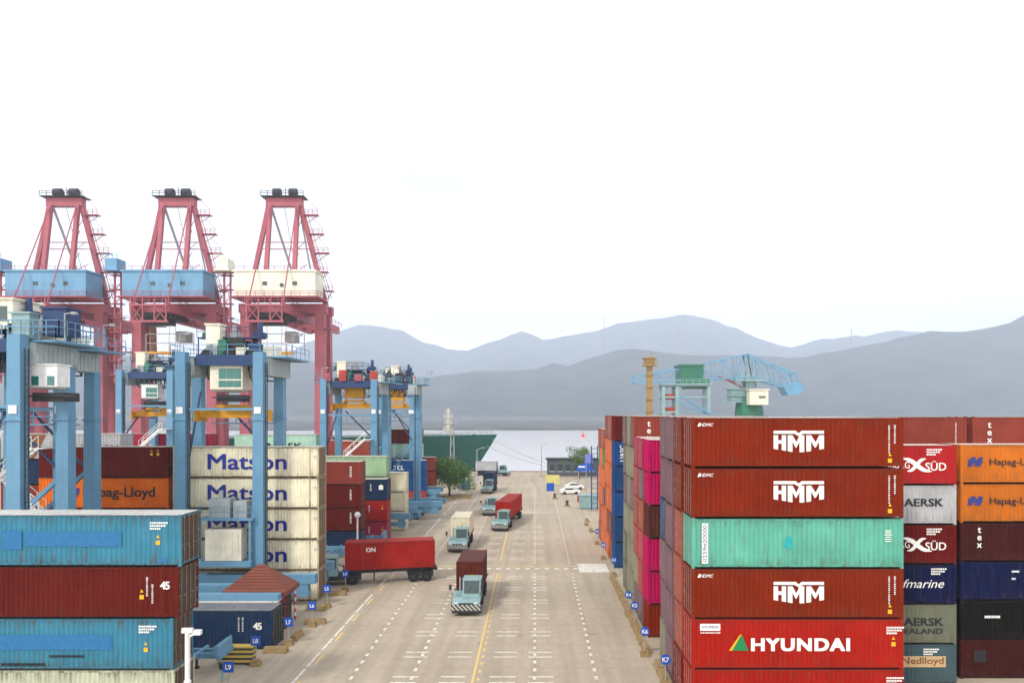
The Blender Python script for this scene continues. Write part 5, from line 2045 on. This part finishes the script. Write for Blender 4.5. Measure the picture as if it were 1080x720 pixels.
# parked blue chassis trailers down the left kerb
def chassis_trailer(label, X, Y, rz, L=9.0, mat='blue'):
    t = thing('chassis_trailer', label, 'trailer', (X, Y, 0), rz, 'parked blue chassis trailers')
    m = MB()
    for y in (-.5, .5):
        m.box(0, L, y - .1, y + .1, 1.05, 1.4)
    for k in range(6):
        x = L * k / 5
        m.box(x - .1, x + .1, -1.2, 1.2, 1.1, 1.42)
    m.box(.2, 3, -1.0, 1.0, .62, 1.04)
    m.box(L - .3, L, -1.2, 1.2, 1.42, 2.0)
    for x in (0.1, L - .1):
        for y in (-1.15, 1.15):
            m.bar((x, y, 1.4), (x, y, 2.1), .12)
    m.build('frame', mat, t)
    for x in (.8, 2.1):
        for y in (-1.0, 1.0):
            q = MB().tube((x, y - .2, .5), (x, y + .2, .5), .5, n=16)
            o = q.build('wheel', 'black', t)
    m = MB()
    for y in (-.6, .6):
        m.bar((L - 2.2, y, 1.05), (L - 2.2, y, .1), .12)
        m.box(L - 2.35, L - 2.05, y - .15, y + .15, 0, .1)
    m.build('landing_leg', 'dark', t)
    return t


chassis_trailer('blue chassis trailer parked under the brown stack', -31.0, 87.6, R(2))
chassis_trailer('second blue chassis trailer beside the brown stack', -31.2, 84.4, R(-1))
chassis_trailer('blue chassis trailer parked before the low red boxes', -28.8, 95.2, R(1))
chassis_trailer('blue chassis trailer parked by the small cream stack', -27.3, 114.5, R(3))
chassis_trailer('blue chassis trailer standing askew past the cream stack', -27.0, 119.5, R(8))
chassis_trailer('blue chassis trailer nearest the far crane', -27.4, 128.0, R(-3))
chassis_trailer('blue chassis trailer just short of the round tree', -26.2, 132.5, R(5))
chassis_trailer('blue chassis trailer half hidden by the front stack and barrier', -29.6, 49.2, R(1), 8.4)


# ------------------------------------------------------------------ kiosk, posts, signs, blocks
def kiosk():
    t = thing('kiosk', 'open hut with red-brown pyramid roof and banded posts', 'hut', (-22.9, 60.4, 0))
    m = MB()
    hw = 2.65
    n = len(m.v)
    m.v += [(-hw, -1.6, 3.1), (hw, -1.6, 3.1), (hw, 1.6, 3.1), (-hw, 1.6, 3.1), (-.25, 0, 5.0), (.25, 0, 5.0),
            (-hw, -1.6, 2.75), (hw, -1.6, 2.75), (hw, 1.6, 2.75), (-hw, 1.6, 2.75)]
    m.f += [(0, 1, 5, 4), (1, 2, 5), (2, 3, 4, 5), (3, 0, 4), (6, 7, 1, 0), (7, 8, 2, 1), (8, 9, 3, 2), (9, 6, 0, 3), (9, 8, 7, 6)]
    for k in range(1, 9):
        z = 3.1 + 1.9 * k / 9
        f = 1 - k / 9
        m.box(-hw * f - .25 * (1 - f), hw * f + .25 * (1 - f), -1.6 * f - .03, -1.6 * f + .05, z - .02, z + .045)
    m.build('roof', 'roofred', t)
    for x in (-2.35, 2.35):
        for y in (-1.4, 1.4):
            MB().tube((x, y, 0), (x, y, 2.75), .09).build('post', 'post_rw' if x > 0 else 'white', t)
    MB().box(-2.1, 2.1, -.2, 1.2, 0, 2.5).build('cabin', 'dark', t)
    MB().box(-2.2, 2.25, -1.5, -1.35, 1.1, 1.25).build('handrail', 'white', t)


kiosk()


def lot_sign(label, X, Y, txt, z=1.8, size=.68, group='blue bay number signs', rnd=False):
    t = thing('bay_sign', label, 'sign', (X, Y, 0), 0, group)
    m = MB()
    m.prism([(-.32, -.28, 0), (.32, -.28, 0), (.32, .28, 0), (-.32, .28, 0)], (0, 0, .28))
    m.prism([(-.24, -.2, .28), (.24, -.2, .28), (.24, .2, .28), (-.24, .2, .28)], (0, 0, .16))
    m.build('base', 'tan', t)
    MB().tube((0, 0, .4), (0, 0, z + .3), .04).build('post', 'grey', t)
    m = MB()
    if rnd:
        m.tube((0, -.07, z), (0, -.045, z), size / 2, n=20)
    else:
        m.box(-size / 2, size / 2, -.07, -.045, z - size / 2, z + size / 2)
    p = m.build('plate', 'signblue', t)
    link('lettering', text_mesh(txt, size * .62, 't_white', 0.02, 0, .9), p, (0, -.078, z), (R(90), 0, 0))
    return t


for lab, x, y, tx in (('blue number plate by the road under the white-logo stack', 8.42, 46.4, 'K7'), ('blue number plate standing before the red bottom of the pink stack', 8.0, 52.4, 'K6'),
                      ('blue number plate beside the pink rows', 8.25, 59.5, 'K5'), ('blue number plate beyond the pink rows, by the grey ends', 8.2, 63, 'K4'),
                      ('blue number plate at the foot of the blue-fronted stack', 8.55, 78.0, 'K3'), ('blue number plate at the orange-ended rows', 8.3, 87, 'K2'),
                      ('blue number plate farthest along the orange ends', 8.4, 97, 'K1')):
    lot_sign(lab, x, y, tx, rnd=True)
for lab, x, y, tx in (('blue number plate lowest by the white post', -19.2, 45.2, 'L9'), ('blue number plate above the striped barrier', -19.5, 50.4, 'L8'),
                      ('blue number plate at the corner of the navy box', -18.75, 54.9, 'L7'), ('blue number plate beside the hut', -18.4, 59.6, 'L6'),
                      ('blue number plate below the cream blue-lettered stack', -18.85, 65.4, 'L5'), ('blue number plate before the turning truck', -18.8, 71.5, 'L4')):
    lot_sign(lab, x, y, tx, z=1.75)


def kerb_block(label, X, Y, L=1.6, along='y', group='tan concrete kerb blocks'):
    m = MB()
    p = [(-.3, 0, 0), (.3, 0, 0), (.18, 0, .42), (-.18, 0, .42)]
    m.prism([(a, -L / 2, c) for a, b_, c in p], (0, L, 0))
    m.box(-.32, .32, -L / 2 - .002, -L / 2 + .22, 0, .1)
    m.box(-.32, .32, L / 2 - .22, L / 2 + .002, 0, .1)
    o = m.build('kerb_block', 'tan', None, (X, Y, 0), (0, 0, 0 if along == 'y' else R(90)))
    return tag(o, label, 'kerb block', group)


for k in range(13):
    kerb_block('weathered tan kerb block in the line under the stack ends', 8.3 + random.uniform(-.06, .06), 53.6 + 1.9 * k)
for k in range(5):
    kerb_block('tan kerb block in the short line under the white-logo stack', 8.55 + random.uniform(-.05, .05), 42.2 + 1.9 * k, group='kerb blocks by the white-logo stack')
for lab, x, y, al in (('long tan kerb block at the end of the navy box', -19.1, 53.2, 'x'), ('second tan kerb block behind the navy box end', -18.7, 56.6, 'y'),
                      ('tan kerb block beside the hut sign', -18.4, 60.5, 'x'), ('tan kerb block below the cream stack', -19.6, 64.6, 'x'),
                      ('tan kerb block before the turning truck', -19.2, 70.0, 'x')):
    kerb_block(lab, x, y, 1.7, al, 'tan blocks along the other kerb')
for lab, x, y in (('tan kerb block by the orange ends', 8.5, 108), ('tan kerb block near the teal bin', 8.2, 114), ('farthest tan kerb block by the orange ends', 8.6, 118)):
    kerb_block(lab, x, y, 2.2, 'y', 'kerb blocks by the orange ends')
bt = thing('striped_barrier', 'black and yellow banded barrier block with red end lamp', 'barrier', (-21.0, 50.9, 0))
MB().box(-1.25, 1.2, -.35, .35, .1, 1.25).build('beam', 'barrier', bt)
MB().box(-1.4, -1.27, -.2, .2, .5, .9).build('lamp', 'brickred', bt)
for x in (-.9, .9):
    MB().box(x - .2, x + .2, -.45, .45, 0, .1).build('foot', 'dark', bt)

# plant by the barrier: hydrant stand
ht = thing('hydrant', 'grey-teal hydrant stand beside the white post', 'hydrant', (-20.6, 47.6, 0))
MB().tube((0, 0, 0), (0, 0, .9), .12).tube((0, 0, .9), (0, 0, 1.1), .18, .1).tube((-.25, 0, .7), (.25, 0, .7), .07).build('barrel', 'teal', ht)
MB().tube((0, -.16, .95), (0, -.19, .95), .2, n=12).build('valve_wheel', 'dark', ht)

# white post in front of the sky blue stack
wp = thing('camera_post', 'white steel post with side bracket before the sky blue stack end', 'post', (-19.2, 39.85, 0))
MB().tube((0, 0, 0), (0, 0, 5.5), .14, n=14).tube((0, 0, 2.7), (0, 0, 2.85), .2).build('pole', 'white', wp)
MB().box(-.3, .3, -.1, .1, 5.5, 5.75).bar((0, 0, 5.25), (.55, 0, 5.55), .12).box(.35, .75, -.14, .14, 5.4, 5.65).build('bracket', 'white', wp)

gl = thing('globe_lamp', 'white post with round globe lamp beside the brown stack', 'lamp', (PX(377, 84), 84, 0))
MB().tube((0, 0, 0), (0, 0, 5.5), .13, .1).tube((0, 0, 0), (0, 0, .4), .25).build('post', 'white', gl)
MB().sphere((0, 0, 5.8), .36, 14, 10).build('lamp_globe', 'lamp', gl, smooth=True)


def street_lamp(label, X, Y, h, arm=1.6, mat='grey'):
    t = thing('street_lamp', label, 'street lamp', (X, Y, 0), 0)
    MB().tube((0, 0, 0), (0, 0, h), .16, .09).tube((0, 0, 0), (0, 0, .5), .3).build('pole', mat, t)
    MB().tube((0, 0, h), (arm, 0, h + .5), .07, .05).box(arm - .1, arm + .7, -.16, .16, h + .45, h + .6).build('lamp_arm', mat, t)


street_lamp('slender pale street lamp at the quay end of the road', PX(571, 200), 200, PZ(470, 200), .9)
street_lamp('pale green street lamp beside the ship bow', PX(503, 190), 190, PZ(474, 190), 1.4, 'ribgrey')

# lattice light masts among the quay cranes
for lab, x, y0, Y in (('lattice floodlight mast between two red cranes', 160, 336, 190), ('thin dark mast before the green ship', 477, 447, 170)):
    t = thing('light_mast', lab, 'mast', (PX(x, Y), Y, 0), 0)
    zt = PZ(y0, Y)
    m = MB()
    for a, b in ((-.6, -.6), (.6, -.6), (.6, .6), (-.6, .6)):
        m.bar((a, b, 0), (a * .5, b * .5, zt), .14)
    n = int(zt / 3)
    for k in range(n):
        z = zt * k / n
        s0 = .6 - .3 * k / n
        m.bar((-s0, -s0, z), (s0, -s0, z + zt / n), .08)
        m.bar((s0, s0, z), (-s0, s0, z + zt / n), .08)
    m.build('lattice', 'grey', t)
    m = MB().box(-1.6, 1.6, -1.0, 1.0, zt, zt + .2)
    m.rail([(-1.6, -1, zt + .2), (1.6, -1, zt + .2)], 1, 1.1, .08)
    if x < 300:
        m.box(-2.2, 2.2, -1.3, -1.0, zt + .4, zt + 1.3).box(-3.4, 3.4, -1, 1, zt - 2.2, zt - 2.0)
        m.rail([(-3.4, -1, zt - 2), (3.4, -1, zt - 2)], 1.1, 1.1, .09)
    m.build('lamp_platform', 'grey', t)


# ------------------------------------------------------------------ tree, shrubs
def tree(name, label, X, Y, h, rad, group=None, leaves=5200, zc=.62):
    t = thing(name, label, 'tree', (X, Y, 0), 0, group)
    rnd = random.Random(int(X * 31 + Y))
    m = MB()
    m.tube((0, 0, 0), (.1, 0, h * .35), .28, .2)
    tips = []
    for k in range(9):
        a = 2 * math.pi * k / 9 + rnd.uniform(-.3, .3)
        e = Vector((math.cos(a) * rad * rnd.uniform(.4, .75), math.sin(a) * rad * rnd.uniform(.4, .75), h * rnd.uniform(.55, .85)))
        m.tube((.1, 0, h * .33), e, .12, .03, 6)
        tips.append(e)
    m.build('trunk', 'bark', t)
    m = MB()
    cl = [(Vector((rnd.gauss(0, .42) * rad, rnd.gauss(0, .42) * rad, h * (zc + rnd.uniform(-.22, .26)))), rad * rnd.uniform(.28, .48)) for _ in range(26)]
    cl += [(e, rad * .35) for e in tips]
    for k in range(leaves):
        c, r = rnd.choice(cl)
        d = Vector((rnd.gauss(0, 1), rnd.gauss(0, 1), rnd.gauss(0, .8))).normalized() * r * rnd.random() ** .4
        p = c + d
        u = Vector((rnd.gauss(0, 1), rnd.gauss(0, 1), rnd.gauss(0, 1))).normalized()
        v = u.cross(Vector((rnd.gauss(0, 1), rnd.gauss(0, 1), rnd.gauss(0, 1)))).normalized()
        s = rnd.uniform(.10, .22)
        m.poly([p - u * s, p + v * s * .6, p + u * s, p - v * s * .6])
    m.build('crown', 'leaf', t)
    return t


tree('round_tree', 'round green tree before the ship', PX(474, 152), 152, 8.4, 5.0, leaves=14000, zc=.56)
tree('dark_tree', 'dark bushy tree behind the round blue sign', PX(611, 196), 196, 9.2, 3.2, leaves=3000)
tag(MB().box(PX(452, 150), PX(496, 150), 148.6, 156, 0, .28).build('tree_island', 'tan'), kind='structure')

# ------------------------------------------------------------------ things at the seaward end of the road
def board(name, label, x0, x1, y0, y1, Y, mat, txt=None, tmat='t_white', cat='sign'):
    X0, X1 = PX(x0, Y), PX(x1, Y)
    Z0, Z1 = PZ(y1, Y), PZ(y0, Y)
    cx = (X0 + X1) / 2
    t = thing(name, label, cat, (cx, Y, 0))
    MB().box(X0 - cx, X1 - cx, -.08, .08, Z0, Z1).build('panel', mat, t)
    for x in (X0 - cx + .25, X1 - cx - .25):
        MB().tube((x, .15, 0), (x, .15, Z1 - .1), .07).build('post', 'grey', t)
    return t


board('notice_board', 'pale yellow notice board standing near the quay', 575.5, 590, 500.5, 510.5, 176, 'yellowpanel')
board('notice_board', 'blue notice board in front of the yellow board', 576.5, 584.5, 509, 519.5, 164, 'signblue')
board('banner_sign', 'violet-blue banner high beside the ladder mast', 617, 625, 479, 488, 150, 'purple')
dt = thing('round_sign', 'wide bright blue dome-topped sign before the dark tree', 'sign', (PX(617, 170), 170, 0))
m = MB()
pts = [(-2.0, 0, 4.0), (2.0, 0, 4.0)] + [(2.0 * math.cos(a), 0, 4.4 + 1.5 * math.sin(a)) for a in [math.pi * k / 10 for k in range(11)]]
m.prism(pts, (0, .2, 0))
m.build('panel', 'signblue', dt)
for x in (-1.5, 1.5):
    MB().tube((x, .1, 0), (x, .1, 4.2), .1).build('post', 'grey', dt)
MB().box(-1.6, .0, -.02, -.005, 4.9, 5.25).build('caption_strip', 't_white', dt)
lw = thing('quay_office', 'long low dark building at the end of the road', 'building', (PX(603, 205), 205, 0))
MB().box(-7, 7.5, -2, 2, 0, 4.6).build('wall', 'office', lw)
MB().box(-7.4, 7.9, -2.4, 2.4, 4.6, 5.0).build('roof', 'dark', lw)
for k in range(6):
    f = MB().box(-6.2 + 2.2 * k, -4.9 + 2.2 * k, -2.06, -2.0, 1.4, 3.2).build('window', 'glass', lw)
    MB().box(-6.3 + 2.2 * k, -4.8 + 2.2 * k, -2.1, -2.0, 1.25, 1.38).build('sill', 'white', f)
mt_ = thing('ladder_mast', 'tall blue ladder-like mast at the edge of the orange stacks', 'mast', (PX(627, 130), 130, 0))
m = MB()
zt = PZ(470, 130)
for x in (-.55, .55):
    m.bar((x, 0, 0), (x, 0, zt), .2)
for k in range(int(zt / .9)):
    m.bar((-.55, 0, .9 * k + .5), (.55, 0, .9 * k + .5), .1)
m.build('ladder_frame', 'navy', mt_)
MB().box(-.9, .9, -.3, .3, 0, .3).build('base', 'concrete', mt_)

# skip / teal bin
bn = thing('waste_skip', 'teal steel skip with red end beside the orange rows', 'skip', (PX(620, 134), 134, 0))
m = MB()
m.prism([(-1.5, -1.0, .15), (1.4, -1.0, .15), (1.75, -1.0, 2.5), (-1.75, -1.0, 2.5)], (0, 2.0, 0))
for k in range(5):
    m.box(-1.4 + .7 * k - .05, -1.4 + .7 * k + .05, -1.09, -1.0, .2, 2.4)
m.box(-1.85, 1.85, -1.12, 1.12, 2.42, 2.58)
m.build('bin', 'teal', bn)
MB().box(-1.95, -1.76, -.8, .8, 1.2, 2.4).build('end_flap', 'brickred', bn)
for x in (-1.1, 1.0):
    MB().box(x - .15, x + .15, -.9, .9, 0, .15).build('foot', 'dark', bn)


def car(label, X, Y, rz):
    t = thing('parked_car', label, 'car', (X, Y, 0), rz)
    prof = [(-2.15, .35), (2.1, .35), (2.15, .75), (1.9, .92), (1.0, 1.0), (.35, 1.42), (-1.0, 1.45), (-1.75, 1.02), (-2.15, .95)]
    m = MB()
    m.prism([(x, -.85, z) for x, z in prof], (0, 1.7, 0))
    m.build('body', 'white', t)
    m = MB()
    for y in (-.865, .855):
        m.prism([(.85, y, 1.0), (.32, y, 1.36), (-.95, y, 1.38), (-1.5, y, 1.02)], (0, .012, 0))
    m.prism([(1.0, -.7, 1.02), (1.0, .7, 1.02), (.4, .62, 1.40), (.4, -.62, 1.40)], (.02, 0, .02))
    m.build('window', 'glass', t)
    for x in (-1.3, 1.3):
        for y in (-.8, .8):
            MB().tube((x, y - .1, .32), (x, y + .1, .32), .32, n=16).build('wheel', 'black', t)
    return t


car('white saloon car parked beyond the teal skip', PX(601, 158), 158, R(8))
car('silver-white car parked behind the white saloon', PX(606, 168), 168, R(4))


def drum(label, X, Y):
    t = thing('bollard', label, 'bollard', (X, Y, 0), 0, 'stubby rusty bollards')
    MB().tube((0, 0, 0), (0, 0, .25), .55, .5, 12).build('base', 'tan', t)
    MB().tube((0, 0, .25), (0, 0, .95), .28, .24, 12).tube((0, 0, .95), (0, 0, 1.1), .36, .3, 12).build('stem', 'bark', t)


drum('stubby rusty bollard by the road near the white car', PX(585, 149), 149)
drum('stubby rusty bollard before the teal skip', PX(598, 137), 137)
drum('stubby rusty bollard on the far kerb before the tree', PX(468, 143), 143)
# small white-blue van by the tree
vt = thing('parked_van', 'small blue and white van parked beyond the round tree', 'van', (PX(491, 168), 168, 0), R(90))
MB().prism([(-2.4, -.9, .4), (2.4, -.9, .4), (2.4, -.9, 1.3), (1.7, -.9, 2.3), (-2.4, -.9, 2.3)], (0, 1.8, 0)).build('body', 'signblue', vt)
MB().box(-2.3, 1.5, -.8, .8, 2.3, 2.5).build('roof', 'white', vt)
MB().prism([(2.42, -.75, 1.35), (2.42, .75, 1.35), (1.78, .75, 2.25), (1.78, -.75, 2.25)], (.02, 0, .01)).build('windscreen', 'glass', vt)
for x in (-1.5, 1.5):
    for y in (-.85, .85):
        MB().tube((x, y - .1, .36), (x, y + .1, .36), .36, n=14).build('wheel', 'black', vt)

# pylons on the hills
for k, (x, yt, yb, Y) in enumerate(((536, 362, 388, 3640), (637, 333, 372, 3620), (716, 343, 371, 3620), (898, 346, 366, 3600))):
    t = thing('power_pylon', ('faint pylon on the ridge above the ship bow', 'tall faint pylon above the ochre tower',
                              'faint pylon above the crane boom', 'faint pylon on the slope past the crane')[k], 'pylon', (PX(x, Y), Y, 0), 0, 'pylons on the hills')
    zb, zt = PZ(yb, Y) - 12, PZ(yt, Y)
    m = MB()
    for a, b in ((-4, -4), (4, -4), (4, 4), (-4, 4)):
        m.bar((a, b, zb), (a * .15, b * .15, zt), .7)
    for j in range(8):
        z0, z1 = zb + (zt - zb) * j / 8, zb + (zt - zb) * (j + 1) / 8
        s0, s1 = 4 - 3.4 * j / 8, 4 - 3.4 * (j + 1) / 8
        m.bar((-s0, -s0, z0), (s1, -s1, z1), .35)
        m.bar((s0, -s0, z0), (-s1, -s1, z1), .35)
    for f in (.72, .84, .95):
        z = zb + (zt - zb) * f
        m.bar((-8, 0, z), (8, 0, z), .6)
    m.build('lattice', 'grey', t)
